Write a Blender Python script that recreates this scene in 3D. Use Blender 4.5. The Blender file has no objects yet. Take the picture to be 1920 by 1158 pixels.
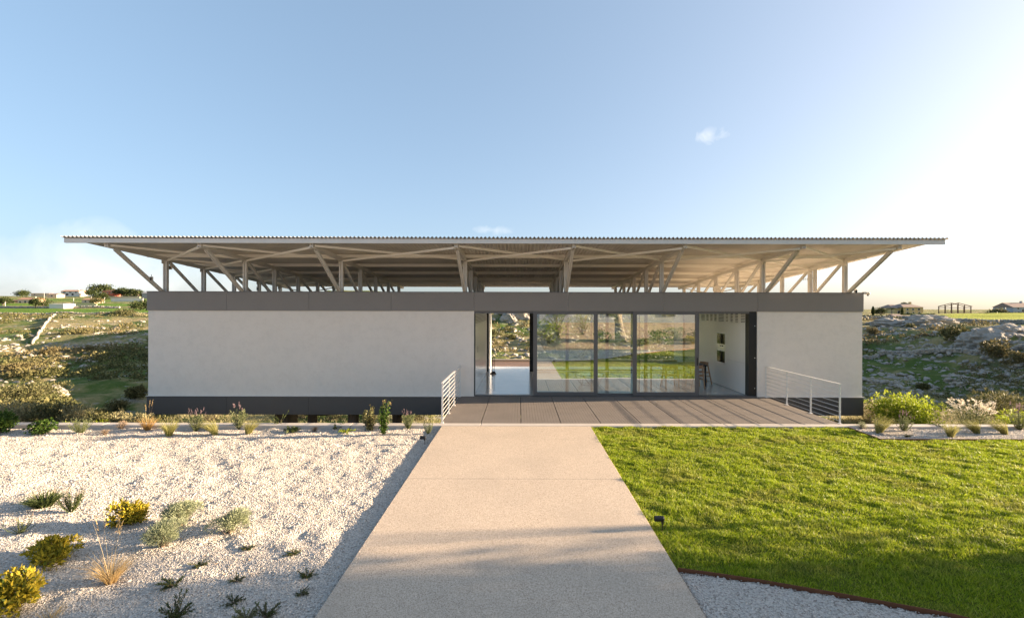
import bpy, math, random
import numpy as np
from mathutils import Vector, Matrix

R = math.radians
# ------------------------------------------------------------------ camera, sky, sun, exposure
CAM_H, FPX, CX, CY = 2.8, 880.0, 974.0, 579.0      # eye height (m), focal length and vanishing point (photo pixels)
scene = bpy.context.scene
COL = scene.collection
cam_data = bpy.data.cameras.new('camera')
cam_data.sensor_width = 36.0
cam_data.lens = FPX / 1920.0 * 36.0
cam_data.shift_x = -(CX - 960.0) / 1920.0
cam_data.clip_start = 0.05
cam_data.clip_end = 9000.0
cam = bpy.data.objects.new('camera', cam_data)
COL.objects.link(cam)
cam.location = (0, 0, CAM_H)
cam.rotation_euler = (R(90), R(-0.12), 0)
scene.camera = cam

SUN_EL, SUN_AZ = R(11.0), R(84.5)                   # elevation; azimuth clockwise from +Y (the viewing direction)
to_sun = Vector((math.sin(SUN_AZ) * math.cos(SUN_EL), math.cos(SUN_AZ) * math.cos(SUN_EL), math.sin(SUN_EL)))
sun_data = bpy.data.lights.new('sun', 'SUN')
sun_data.energy = 4.7
sun_data.angle = R(0.5)
sun_data.color = (1.0, 0.76, 0.51)
sun = bpy.data.objects.new('sun', sun_data)
sun.rotation_euler = (-to_sun).to_track_quat('-Z', 'Y').to_euler()
sun.location = (30, 5, 20)
COL.objects.link(sun)

world = bpy.data.worlds.new('World')
scene.world = world
world.use_nodes = True
wt = world.node_tree
wt.nodes.clear()
w_out = wt.nodes.new('ShaderNodeOutputWorld')
w_bg = wt.nodes.new('ShaderNodeBackground')
w_bg.inputs['Strength'].default_value = 0.128
w_sky = wt.nodes.new('ShaderNodeTexSky')
w_sky.sky_type = 'NISHITA'
w_sky.sun_disc = False
w_sky.sun_elevation = SUN_EL
w_sky.sun_rotation = SUN_AZ
w_sky.altitude = 100
w_sky.air_density = 0.62
w_sky.dust_density = 3.0
w_sky.ozone_density = 3.0
# a few thin clouds: one wisp high on the right, some low over the horizon
w_tc = wt.nodes.new('ShaderNodeTexCoord')
def wn(t, **kw):
    n = wt.nodes.new(t)
    for k, v in kw.items(): setattr(n, k, v)
    return n
def wmath(op, a, b=None, clamp=False):
    n = wn('ShaderNodeMath', operation=op, use_clamp=clamp)
    for i, v in enumerate((a, b)):
        if v is None: continue
        if isinstance(v, (int, float)): n.inputs[i].default_value = v
        else: wt.links.new(v, n.inputs[i])
    return n.outputs[0]
def w_blob(c, size, nscale, gain, offs):
    c = Vector(c).normalized()
    sub = wn('ShaderNodeVectorMath', operation='SUBTRACT'); sub.inputs[1].default_value = c
    wt.links.new(w_tc.outputs['Generated'], sub.inputs[0])
    sc = wn('ShaderNodeVectorMath', operation='DIVIDE'); sc.inputs[1].default_value = size
    wt.links.new(sub.outputs[0], sc.inputs[0])
    ln = wn('ShaderNodeVectorMath', operation='LENGTH'); wt.links.new(sc.outputs[0], ln.inputs[0])
    nz = wn('ShaderNodeTexNoise'); nz.inputs['Scale'].default_value = nscale; nz.inputs['Detail'].default_value = 7
    nz.inputs['Distortion'].default_value = 0.8
    wt.links.new(w_tc.outputs['Generated'], nz.inputs['Vector'])
    v = wmath('SUBTRACT', 1.0, ln.outputs['Value'])
    n2 = wmath('MULTIPLY', wmath('SUBTRACT', nz.outputs['Fac'], offs), 2.6)
    return wmath('MULTIPLY', wmath('ADD', v, n2), gain, True)
cl = [w_blob((.405, 1, .374), (.034, .05, .022), 40, .42, .56),
      w_blob((-.06, 1, .168), (.05, .05, .010), 34, .30, .57),
      w_blob((-1.05, 1, .055), (.50, .6, .075), 9, .42, .44)]
acc = cl[0]
for c_ in cl[1:]: acc = wmath('MAXIMUM', acc, c_)
w_mix = wn('ShaderNodeMix', data_type='RGBA')
wt.links.new(acc, w_mix.inputs['Factor'])
w_gam = wn('ShaderNodeGamma'); w_gam.inputs['Gamma'].default_value = 0.50     # softer highlight roll-off of the whole sky
wt.links.new(w_sky.outputs['Color'], w_gam.inputs['Color'])
w_wb = wn('ShaderNodeMix', data_type='RGBA', blend_type='MULTIPLY')              # warm white balance, the same in every direction
w_wb.inputs['Factor'].default_value = 1.0
w_wb.inputs['B'].default_value = (1.04, 0.995, 0.925, 1)
wt.links.new(w_gam.outputs['Color'], w_wb.inputs['A'])
w_sat = wn('ShaderNodeHueSaturation'); w_sat.inputs['Saturation'].default_value = 1.22
wt.links.new(w_wb.outputs['Result'], w_sat.inputs['Color'])
wt.links.new(w_sat.outputs['Color'], w_mix.inputs['A'])
w_mix.inputs['B'].default_value = (2.25, 2.2, 2.1, 1)
wt.links.new(w_mix.outputs['Result'], w_bg.inputs['Color'])
wt.links.new(w_bg.outputs[0], w_out.inputs['Surface'])

scene.render.engine = 'CYCLES'
scene.view_settings.view_transform = 'Standard'
scene.view_settings.look = 'None'
scene.view_settings.gamma = 1.0
scene.view_settings.use_curve_mapping = False
scene.view_settings.exposure = 2.28
scene.cycles.max_bounces = 12
scene.cycles.diffuse_bounces = 8
scene.cycles.transparent_max_bounces = 16
scene.cycles.use_denoising = True

rng = np.random.default_rng(7)
random.seed(7)

# ------------------------------------------------------------------ helpers
def W(px, py, d):
    """photo pixel at depth d -> world point"""
    return Vector(((px - CX) * d / FPX, d, CAM_H - (py - CY) * d / FPX))
def G(px, py, z=0.0):
    """photo pixel on the horizontal plane z -> world point"""
    d = (CAM_H - z) * FPX / (py - CY)
    return Vector(((px - CX) * d / FPX, d, z))

def tag(o, label=None, cat=None, group=None, kind=None):
    if label: o['label'] = label
    if cat: o['category'] = cat
    if group: o['group'] = group
    if kind: o['kind'] = kind
    return o
def link(name, me, parent=None, loc=None):
    o = bpy.data.objects.new(name, me)
    COL.objects.link(o)
    if parent is not None: o.parent = parent
    if loc is not None: o.location = loc
    return o
def thing(name, label, cat, loc=(0, 0, 0), rz=0.0, group=None):
    o = link(name, None, None, loc)
    o.empty_display_size = .2
    o.rotation_euler = (0, 0, rz)
    return tag(o, label, cat, group)
def np_mesh(name, V, F, mat=None, smooth=False):
    V = np.asarray(V, np.float32); F = np.asarray(F, np.int32)
    me = bpy.data.meshes.new(name)
    k = F.shape[1]
    me.vertices.add(len(V)); me.vertices.foreach_set('co', V.ravel())
    me.loops.add(F.size); me.loops.foreach_set('vertex_index', F.ravel())
    me.polygons.add(len(F))
    me.polygons.foreach_set('loop_start', np.arange(0, F.size, k, dtype=np.int32))
    try: me.polygons.foreach_set('loop_total', np.full(len(F), k, np.int32))
    except Exception: pass
    if smooth: me.polygons.foreach_set('use_smooth', np.ones(len(F), bool))
    if mat is not None: me.materials.append(mat)
    me.update(calc_edges=True)
    me.validate()
    return me
class MB:
    """collects simple solids into one mesh"""
    def __init__(s): s.v = []; s.f = []
    def add(s, V, F):
        o = len(s.v); s.v += [tuple(p) for p in V]; s.f += [tuple(i + o for i in q) for q in F]; return s
    def box(s, x0, x1, y0, y1, z0, z1):
        return s.add([(x0,y0,z0),(x1,y0,z0),(x1,y1,z0),(x0,y1,z0),(x0,y0,z1),(x1,y0,z1),(x1,y1,z1),(x0,y1,z1)],
                     [(0,3,2,1),(4,5,6,7),(0,1,5,4),(1,2,6,5),(2,3,7,6),(3,0,4,7)])
    def bar(s, a, b, w, h, up=(0, 0, 1)):
        a = Vector(a); b = Vector(b); d = (b - a).normalized(); up = Vector(up)
        if abs(d.dot(up)) > .98: up = Vector((0, 1, 0))
        r = d.cross(up).normalized(); u = r.cross(d).normalized()
        r *= w / 2; u *= h / 2
        return s.add([a-r-u, a+r-u, a+r+u, a-r+u, b-r-u, b+r-u, b+r+u, b-r+u],
                     [(0,1,2,3),(7,6,5,4),(0,4,5,1),(1,5,6,2),(2,6,7,3),(3,7,4,0)])
    def tube(s, pts, rad, n=6, cap=True):
        pts = [Vector(p) for p in pts]
        if not hasattr(rad, '__len__'): rad = [rad] * len(pts)
        V = []; F = []; prev = None
        for i, p in enumerate(pts):
            t = (pts[min(i + 1, len(pts) - 1)] - pts[max(i - 1, 0)]).normalized()
            if prev is None:
                ref = Vector((0, 0, 1)) if abs(t.z) < .9 else Vector((1, 0, 0))
                prev = t.cross(ref).normalized()
            r = (prev - t * prev.dot(t)).normalized(); prev = r; u = t.cross(r)
            for k in range(n):
                a = 2 * math.pi * k / n
                V.append(p + (r * math.cos(a) + u * math.sin(a)) * rad[i])
        for i in range(len(pts) - 1):
            for k in range(n):
                k2 = (k + 1) % n
                F.append((i*n+k, i*n+k2, (i+1)*n+k2, (i+1)*n+k))
        if cap:
            F.append(tuple(range(n - 1, -1, -1))); F.append(tuple((len(pts)-1)*n + k for k in range(n)))
        return s.add(V, F)
    def lathe(s, prof, c=(0, 0, 0), n=16, axis='z'):
        V = []; F = []
        for r, z in prof:
            for k in range(n):
                a = 2 * math.pi * k / n
                p = (r * math.cos(a), r * math.sin(a), z)
                if axis == 'x': p = (p[2], p[0], p[1])
                if axis == 'y': p = (p[0], p[2], p[1])
                V.append((c[0]+p[0], c[1]+p[1], c[2]+p[2]))
        for i in range(len(prof) - 1):
            for k in range(n):
                k2 = (k + 1) % n
                F.append((i*n+k, i*n+k2, (i+1)*n+k2, (i+1)*n+k))
        return s.add(V, F)
    def prism(s, poly, a, b, axis='y'):
        """poly: 2-D points, extruded from a to b along the axis"""
        n = len(poly); V = []
        for t in (a, b):
            for p, q in poly:
                V.append({'y': (p, t, q), 'x': (t, p, q), 'z': (p, q, t)}[axis])
        F = [tuple(range(n)), tuple(range(2*n-1, n-1, -1))] + [(i, i + n, (i+1) % n + n, (i+1) % n) for i in range(n)]
        return s.add(V, F)
    def mesh(s, name, mat=None, smooth=False, bevel=0):
        me = bpy.data.meshes.new(name)
        me.from_pydata(s.v, [], s.f)
        import bmesh
        bm = bmesh.new(); bm.from_mesh(me)
        bmesh.ops.recalc_face_normals(bm, faces=bm.faces)
        if bevel:
            bmesh.ops.bevel(bm, geom=bm.edges[:], offset=bevel, segments=1, affect='EDGES', clamp_overlap=True)
        bm.to_mesh(me); bm.free()
        if smooth: me.polygons.foreach_set('use_smooth', [True] * len(me.polygons))
        if mat is not None: me.materials.append(mat)
        return me
    def build(s, name, mat=None, parent=None, smooth=False, bevel=0, loc=None):
        return link(name, s.mesh(name, mat, smooth, bevel), parent, loc)
def struct(o): return tag(o, kind='structure')

def _h(i, j, s): 
    v = np.sin(i * 127.1 + j * 311.7 + s * 74.7) * 43758.5453
    return v - np.floor(v)
def vnoise(x, y, s=0):
    xi = np.floor(x); yi = np.floor(y); fx = x - xi; fy = y - yi
    fx = fx*fx*(3-2*fx); fy = fy*fy*(3-2*fy)
    a = _h(xi, yi, s); b = _h(xi+1, yi, s); c = _h(xi, yi+1, s); d = _h(xi+1, yi+1, s)
    return (a + (b-a)*fx) * (1-fy) + (c + (d-c)*fx) * fy
def fbm(x, y, s=0, oct=4):
    t = 0; amp = .5
    for k in range(oct):
        t = t + amp * (vnoise(x, y, s + k*1.7) * 2 - 1); x = x*2.03 + 17; y = y*2.03 - 9; amp *= .5
    return t
def sstep(x, a, b):
    t = np.clip((x - a) / (b - a), 0, 1); return t*t*(3-2*t)

# ------------------------------------------------------------------ materials
def srgb(h):
    c = [int(h[i:i+2], 16) / 255 for i in (0, 2, 4)]
    return tuple(v/12.92 if v <= .04045 else ((v+.055)/1.055)**2.4 for v in c)
class NT:
    def __init__(s, name):
        s.m = bpy.data.materials.new(name); s.m.use_nodes = True
        s.t = s.m.node_tree; s.t.nodes.clear()
        s.out = s.n('ShaderNodeOutputMaterial')
        s._geo = None
    def n(s, t, **kw):
        nd = s.t.nodes.new(t)
        for k, v in kw.items(): setattr(nd, k, v)
        return nd
    def l(s, a, b): s.t.links.new(a, b)
    def put(s, sock, v):
        if isinstance(v, (int, float)): sock.default_value = v
        elif isinstance(v, (tuple, list)): sock.default_value = tuple(v) + ((1,) if len(v) == 3 and sock.type == 'RGBA' else ())
        else: s.l(v, sock)
    def geo(s):
        if s._geo is None: s._geo = s.n('ShaderNodeNewGeometry')
        return s._geo
    def pos(s): return s.geo().outputs['Position']
    def island(s): return s.geo().outputs['Random Per Island']
    def objrand(s): return s.n('ShaderNodeObjectInfo').outputs['Random']
    def noise(s, scale, detail=4, rough=.55, vec=None, stretch=None, dist=0):
        nz = s.n('ShaderNodeTexNoise')
        s.put(nz.inputs['Scale'], scale); s.put(nz.inputs['Detail'], detail); s.put(nz.inputs['Roughness'], rough); s.put(nz.inputs['Distortion'], dist)
        v = vec if vec is not None else s.pos()
        if stretch:
            mp = s.n('ShaderNodeMapping'); mp.inputs['Scale'].default_value = stretch; s.l(v, mp.inputs['Vector']); v = mp.outputs[0]
        s.l(v, nz.inputs['Vector'])
        return nz.outputs['Fac']
    def voro(s, scale, feature='F1', out='Distance', vec=None):
        vz = s.n('ShaderNodeTexVoronoi', feature=feature); s.put(vz.inputs['Scale'], scale)
        s.l(vec if vec is not None else s.pos(), vz.inputs['Vector'])
        return vz.outputs[out]
    def math(s, op, a, b=0.0, clamp=False):
        m = s.n('ShaderNodeMath', operation=op, use_clamp=clamp); s.put(m.inputs[0], a); s.put(m.inputs[1], b); return m.outputs[0]
    def step(s, v, a, b):
        m = s.n('ShaderNodeMapRange', interpolation_type='SMOOTHSTEP'); s.put(m.inputs[0], v); s.put(m.inputs[1], a); s.put(m.inputs[2], b); return m.outputs[0]
    def mix(s, f, a, b):
        m = s.n('ShaderNodeMix', data_type='RGBA'); s.put(m.inputs['Factor'], f); s.put(m.inputs['A'], a); s.put(m.inputs['B'], b); return m.outputs['Result']
    def ramp(s, v, stops):
        r = s.n('ShaderNodeValToRGB'); s.put(r.inputs[0], v)
        e = r.color_ramp.elements
        while len(e) < len(stops): e.new(.5)
        for k, (p, c) in enumerate(stops): e[k].position = p; e[k].color = tuple(c) + (1,)
        return r.outputs['Color']
    def bump(s, h, strength=.3, dist=.01):
        b = s.n('ShaderNodeBump'); s.put(b.inputs['Strength'], strength); s.put(b.inputs['Distance'], dist); s.l(h, b.inputs['Height']); return b.outputs['Normal']
    def pbr(s, color, rough=.6, metal=0.0, normal=None, spec=None):
        p = s.n('ShaderNodeBsdfPrincipled')
        s.put(p.inputs['Base Color'], color); s.put(p.inputs['Roughness'], rough); s.put(p.inputs['Metallic'], metal)
        if spec is not None: s.put(p.inputs['Specular IOR Level'], spec)
        if normal is not None: s.l(normal, p.inputs['Normal'])
        return p.outputs[0]
    def done(s, sh): s.l(sh, s.out.inputs['Surface']); return s.m

def m_plain(name, col, rough=.6, metal=0, var=.12, nscale=6, bscale=0, bstr=.2, bdist=.004, spec=None):
    t = NT(name)
    f = t.noise(nscale, 5)
    lo = tuple(c*(1-var) for c in col); hi = tuple(min(1, c*(1+var)) for c in col)
    c = t.mix(f, lo, hi)
    nm = t.bump(t.noise(bscale, 4), bstr, bdist) if bscale else None
    return t.done(t.pbr(c, rough, metal, nm, spec))
def m_leaf(name, stops, trans=.35, rough=.55, patch=None):
    """leaf colours vary from leaf to leaf; light shines through"""
    t = NT(name)
    c = t.ramp(t.island(), stops)
    if patch: c = t.mix(t.step(t.noise(patch[0], 3), .42, .62), c, t.mix(t.island(), patch[1], tuple(v*.7 for v in patch[1])))
    p = t.pbr(c, rough, spec=.25)
    tr = t.n('ShaderNodeBsdfTranslucent'); t.l(c, tr.inputs['Color'])
    m = t.n('ShaderNodeMixShader'); m.inputs[0].default_value = trans
    t.l(p, m.inputs[1]); t.l(tr.outputs[0], m.inputs[2])
    return t.done(m.outputs[0])

M = {}
def mats():
    # stucco
    t = NT('stucco')
    c = t.mix(t.noise(1.1, 5), (.82, .745, .665), (.88, .805, .725))
    c = t.mix(t.math('MULTIPLY', t.step(t.noise(5.0, 6, .7), .40, .75), .5), c, (.74, .67, .595))
    M['stucco'] = t.done(t.pbr(c, .9, 0, t.bump(t.math('ADD', t.noise(60, 3, .6), t.noise(9, 4, .6)), .6, .008), .2))
    M['fascia'] = m_plain('grey_fascia', (.24, .218, .20), .5, 0, .07, 2.2, 30, .05, .002)
    M['clad'] = m_plain('shaded_cladding', (.105, .092, .084), .5, 0, .08, 2.2, 30, .05, .002)  # the fascia's cladding again, the base band's shade put into its colour
    M['frame'] = m_plain('dark_frame', (.135, .13, .128), .42, .2, .05)
    M['blackmetal'] = m_plain('black_metal', (.015, .015, .016), .45, .1, .1)
    t = NT('galvanised')
    g = t.voro(26, 'F1', 'Color')
    c = t.mix(t.noise(3, 4), (.60, .575, .535), (.72, .69, .645))
    M['galv'] = t.done(t.pbr(c, t.math('ADD', t.math('MULTIPLY', t.noise(9, 3),   .25), .38), .2, None, .5))
    M['galvsheet'] = m_plain('galvanised_sheet', (.68, .64, .585), .6, .0, .10, 2.0)
    M['galvlit'] = m_plain('galvanised_lit', (.90, .86, .79), .55, 0, .05, 3)  # galvanised steel again, bounced light put into a brighter colour
    M['whitemetal'] = m_plain('white_railing_paint', (.72, .70, .67), .4, 0, .05)
    M['whitepanel'] = m_plain('white_lacquer', (.92, .90, .87), .22, 0, .02)
    M['ceiling'] = m_plain('ceiling_plaster', (.92, .90, .87), .8, 0, .03)
    t = NT('polished_concrete')
    c = t.mix(t.noise(1.3, 6, .65), (.42, .42, .42), (.52, .52, .52))
    M['floor'] = t.done(t.pbr(c, t.math('ADD', t.math('MULTIPLY', t.noise(4, 4), .12), .10), 0, t.bump(t.noise(5, 2), .03, .01), .6))
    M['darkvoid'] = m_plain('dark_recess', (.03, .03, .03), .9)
    M['timber'] = m_plain('brown_timber', (.20, .12, .075), .6, 0, .25, 9)
    t = NT('oak'); c = t.mix(t.noise(8, 5, .6, stretch=(6, 6, .8)), (.40, .23, .13), (.55, .34, .20)); M['oak'] = t.done(t.pbr(c, .5))
    M['concrete'] = m_plain('kerb_concrete', (.50, .45, .40), .85, 0, .12, 5, 60, .3, .003)
    M['pier'] = m_plain('pier_concrete', (.26, .20, .165), .85, 0, .25, 4, 30, .3, .004)
    M['grate'] = m_plain('grating_composite', (.175, .15, .132), .75, .0, .2, 1.6)
    M['ovenglass'] = m_plain('oven_glass', (.006, .006, .007), .06, 0, .05)
    M['steel'] = m_plain('brushed_steel', (.75, .75, .76), .3, .6, .05)
    t = NT('corten'); c = t.mix(t.noise(14, 5), (.10, .035, .016), (.22, .085, .035)); M['corten'] = t.done(t.pbr(c, .85, .1, t.bump(t.noise(60, 3), .3, .003)))
    # glass: clear, but a strong mirror of the sunlit garden
    def glass(name, f0, tint):
        t = NT(name)
        lw = t.n('ShaderNodeLayerWeight'); lw.inputs['Blend'].default_value = .25
        gl = t.n('ShaderNodeBsdfGlossy'); gl.inputs['Roughness'].default_value = 0.0; gl.inputs['Color'].default_value = (.96, .98, .97, 1)
        tr = t.n('ShaderNodeBsdfTransparent'); tr.inputs['Color'].default_value = tint + (1,)
        m = t.n('ShaderNodeMixShader')
        t.l(t.math('ADD', t.math('MULTIPLY', lw.outputs['Fresnel'], .6), f0, True), m.inputs[0])
        t.l(tr.outputs[0], m.inputs[1]); t.l(gl.outputs[0], m.inputs[2])
        return t.done(m.outputs[0])
    M['glass'] = glass('door_glass', .40, (.93, .97, .95))
    M['glassclear'] = glass('rear_glass', .04, (.90, .95, .93))
    # walkway
    t = NT('washed_aggregate')
    v = t.voro(150, 'F1', 'Color')
    sp = t.n('ShaderNodeSeparateColor'); t.l(v, sp.inputs[0])
    c = t.ramp(sp.outputs[0], [(0, (.24, .18, .135)), (.25, (.47, .375, .285)), (.7, (.57, .465, .36)), (1, (.70, .60, .49))])
    c = t.mix(t.math('MULTIPLY', t.step(t.noise(.9, 5, .6), .4, .7), .35), c, (.40, .33, .26))
    c = t.mix(t.math('MULTIPLY', t.step(t.noise(.35, 4, .6, stretch=(1.5, .5, 1)), .5, .72), .25), c, (.36, .30, .24))
    c = t.mix(t.math('MULTIPLY', t.step(t.noise(2.6, 6, .7, dist=.6), .60, .72), .30), c, (.27, .22, .17))
    c = t.mix(t.math('MULTIPLY', t.step(t.noise(14, 3, .6), .70, .76), .45), c, (.20, .16, .12))
    M['walk'] = t.done(t.pbr(c, .85, 0, t.bump(t.voro(150), .5, .004), .3))
    # gravel bed between the stones, and the stones
    t = NT('gravel_bed')
    v = t.voro(55, 'F1', 'Color'); sp = t.n('ShaderNodeSeparateColor'); t.l(v, sp.inputs[0])
    c = t.ramp(sp.outputs[0], [(0, (.27, .235, .20)), (.4, (.45, .41, .365)), (1, (.62, .575, .52))])
    sy_ = t.n('ShaderNodeSeparateXYZ'); t.l(t.pos(), sy_.inputs[0])
    c = t.mix(t.step(t.math('ADD', sy_.outputs[1], t.math('MULTIPLY', t.noise(.8, 3), 1.5)), -1.2, -1.8), c, t.mix(t.noise(2.5, 5), (.27, .19, .13), (.42, .32, .23)))
    M['gravelbed'] = t.done(t.pbr(c, .9, 0, t.bump(t.voro(55), .9, .02), .2))
    t = NT('limestone_chips')
    c = t.ramp(t.island(), [(0, (.30, .25, .20)), (.10, (.50, .44, .375)), (.5, (.60, .54, .475)), (1, (.72, .665, .60))])
    M['chips'] = t.done(t.pbr(c, .85, spec=.2))
    # lawn
    t = NT('lawn_soil')
    c = t.mix(t.noise(3, 5), (.075, .095, .012), (.12, .14, .022)); M['soil'] = t.done(t.pbr(c, 1, spec=.05))
    t = NT('grass_blades')
    c = t.ramp(t.island(), [(0, (.13, .20, .010)), (.5, (.27, .36, .014)), (.85, (.41, .48, .03)), (1, (.55, .52, .12))])
    c = t.mix(t.math('MULTIPLY', t.step(t.noise(1.3, 4, .6, stretch=(.7, 1.4, 1)), .45, .68), .55), c, t.mix(t.island(), (.24, .235, .05), (.36, .32, .10)))
    p = t.pbr(c, .5, spec=.3); tr = t.n('ShaderNodeBsdfTranslucent'); t.l(c, tr.inputs['Color'])
    m = t.n('ShaderNodeMixShader'); m.inputs[0].default_value = .42; t.l(p, m.inputs[1]); t.l(tr.outputs[0], m.inputs[2])
    M['grass'] = t.done(m.outputs[0])
    # hillside
    t = NT('hillside')
    sx = t.n('ShaderNodeSeparateXYZ'); t.l(t.pos(), sx.inputs[0]); X, Y, Z = sx.outputs
    n1 = t.noise(.045, 6, .62); n2 = t.noise(.35, 6, .65); n3 = t.noise(1.6, 5, .65)
    dry = t.mix(n3, (.24, .20, .09), (.42, .34, .175))
    green = t.mix(n2, (.055, .10, .022), (.125, .175, .038))
    c = t.mix(t.step(t.math('ADD', t.math('MULTIPLY', n1, .6), t.math('MULTIPLY', n2, .4)), .42, .58), green, dry)
    # bare limestone, in bands that follow the ledges
    led = t.noise(.9, 5, .7, stretch=(.16, .3, 2.2))
    rock = t.mix(t.noise(2.4, 6, .7), (.20, .19, .17), (.42, .40, .365))
    sN = t.n('ShaderNodeSeparateXYZ'); t.l(t.geo().outputs['Normal'], sN.inputs[0])
    steep = t.step(sN.outputs[2], .94, .80)
    rf = t.math('ADD', t.step(t.math('ADD', t.math('MULTIPLY', led, .6), t.math('MULTIPLY', n3, .4)), .55, .61), steep, True)
    c = t.mix(rf, c, rock)
    # fields on the plateaus (their own shapes)
    al = t.math('DIVIDE', X, t.math('MAXIMUM', Y, 1))
    wob = t.math('MULTIPLY', t.math('SUBTRACT', t.noise(.02, 3), .5), 30)
    yl = t.math('ADD', Y, wob)
    left = t.math('LESS_THAN', al, -.6)
    band = t.math('MULTIPLY', t.step(yl, 203, 206), t.step(yl, 262, 258))
    band2 = t.math('MULTIPLY', t.step(yl, 290, 292), t.step(yl, 330, 327))
    band3 = t.math('MULTIPLY', t.step(yl, 350, 352), t.step(yl, 430, 425))
    fl = t.math('MULTIPLY', left, t.math('MAXIMUM', band, t.math('MAXIMUM', band2, t.math('MULTIPLY', band3, .7))))
    c = t.mix(fl, c, t.mix(n2, (.085, .165, .022), (.15, .235, .04)))
    xr = t.math('ADD', X, t.math('MULTIPLY', t.math('SUBTRACT', t.noise(.08, 3), .5), 8))
    fr = t.math('MULTIPLY', t.math('MULTIPLY', t.step(xr, 92, 94), t.step(al, .88, .93)), t.math('MULTIPLY', t.step(Y, 88, 90), t.step(Y, 185, 180)))
    c = t.mix(fr, c, t.mix(n2, (.25, .30, .035), (.36, .38, .06)))
    bm = t.bump(t.math('ADD', n3, t.math('MULTIPLY', t.noise(6, 4, .7), .5)), .9, .5)
    M['hill'] = t.done(t.pbr(c, .95, 0, bm, .1))
    t = NT('limestone_rock')
    c = t.mix(t.noise(2.2, 6, .7), (.22, .205, .185), (.50, .475, .435))
    c = t.mix(t.math('MULTIPLY', t.island(), .45), c, (.40, .33, .25))
    M['rock'] = t.done(t.pbr(c, .95, 0, t.bump(t.noise(7, 5, .7), .8, .12), .1))
    # foliage
    M['lf_yellow'] = m_leaf('golden_leaves', [(0, (.13, .14, .018)), (.4, (.35, .285, .022)), (.85, (.52, .39, .035)), (1, (.10, .15, .02))], .3)
    M['lf_grey'] = m_leaf('greygreen_leaves', [(0, (.20, .23, .13)), (.5, (.32, .35, .21)), (1, (.43, .46, .30))], .3)
    M['lf_green'] = m_leaf('green_leaves', [(0, (.025, .060, .010)), (.6, (.060, .115, .015)), (1, (.11, .17, .03))], .3)
    M['lf_dark'] = m_leaf('dark_sprig_leaves', [(0, (.035, .055, .014)), (.6, (.070, .095, .028)), (1, (.13, .15, .05))], .25)
    M['lf_bright'] = m_leaf('bright_green_leaves', [(0, (.14, .20, .012)), (.5, (.27, .34, .02)), (1, (.40, .44, .05))], .4)
    M['lf_olive'] = m_leaf('olive_scrub_leaves', [(0, (.060, .068, .026)), (.5, (.125, .125, .050)), (1, (.21, .195, .09))], .25)
    M['lf_silver'] = m_leaf('silvery_scrub_leaves', [(0, (.16, .15, .075)), (.5, (.29, .265, .14)), (1, (.42, .38, .22))], .25)
    M['lf_scrub'] = m_leaf('hill_scrub_leaves', [(0, (.05, .058, .018)), (.5, (.10, .105, .036)), (1, (.19, .175, .07))], .2, .7, (.05, (.22, .18, .085)))
    M['lf_tree'] = m_leaf('tree_leaves', [(0, (.020, .032, .010)), (.5, (.045, .065, .018)), (1, (.09, .105, .035))], .2)
    M['lf_lav'] = m_leaf('lavender_leaves', [(0, (.12, .15, .06)), (.5, (.21, .24, .11)), (1, (.31, .32, .17))], .3)
    M['flower'] = m_leaf('lavender_flowers', [(0, (.24, .15, .20)), (.6, (.38, .27, .31)), (1, (.50, .38, .37))], .3)
    M['straw'] = m_leaf('straw_blades', [(0, (.40, .27, .11)), (.5, (.58, .42, .20)), (1, (.72, .57, .32))], .35)
    M['feather'] = m_leaf('feather_grass_blades', [(0, (.16, .18, .045)), (.5, (.33, .32, .10)), (1, (.52, .46, .22))], .35)
    M['orange'] = m_leaf('orange_dry_blades', [(0, (.33, .19, .05)), (.5, (.53, .33, .11)), (1, (.64, .46, .2))], .35)
    M['dead'] = m_leaf('dry_leaves', [(0, (.25, .17, .10)), (.6, (.42, .31, .21)), (1, (.55, .45, .34))], .2)
    M['whitefl'] = m_leaf('white_seed_heads', [(0, (.48, .42, .32)), (.5, (.68, .62, .52)), (1, (.82, .78, .70))], .3)
    M['redtip'] = m_leaf('reddish_young_leaves', [(0, (.20, .12, .05)), (.45, (.28, .21, .09)), (1, (.20, .24, .06))], .3)
    M['twig'] = m_plain('twigs', (.16, .115, .08), .9, 0, .3, 12)
    M['bark'] = m_plain('olive_bark', (.20, .165, .13), .95, 0, .35, 3, 8, .9, .05)
    # far houses
    M['membrane'] = m_plain('roof_membrane', (.72, .69, .64), .8, 0, .06, 1.5)
    for nm, col in (('h_white', (.72, .66, .58)), ('h_cream', (.66, .52, .36)), ('h_orange', (.60, .30, .14)), ('h_red', (.46, .13, .08)),
                    ('h_yellow', (.60, .44, .20)), ('h_shed', (.66, .63, .60)), ('h_barn', (.30, .30, .31)), ('h_grey', (.40, .42, .45))):
        M[nm] = m_plain(nm.replace('h_', 'house_wall_'), col, .9, 0, .1, .6)
    M['tile'] = m_plain('roof_tile', (.46, .24, .15), .9, 0, .25, 1.2)
    M['tilegrey'] = m_plain('roof_tile_grey', (.30, .22, .18), .9, 0, .25, 1.2)
    M['pane'] = m_plain('window_pane', (.03, .035, .04), .15)
    M['rust'] = m_plain('rusty_steel_frame', (.16, .09, .055), .8, 0, .2)
    M['whitebox'] = m_plain('offwhite_plastic', (.62, .58, .52), .5)
mats()
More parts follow.
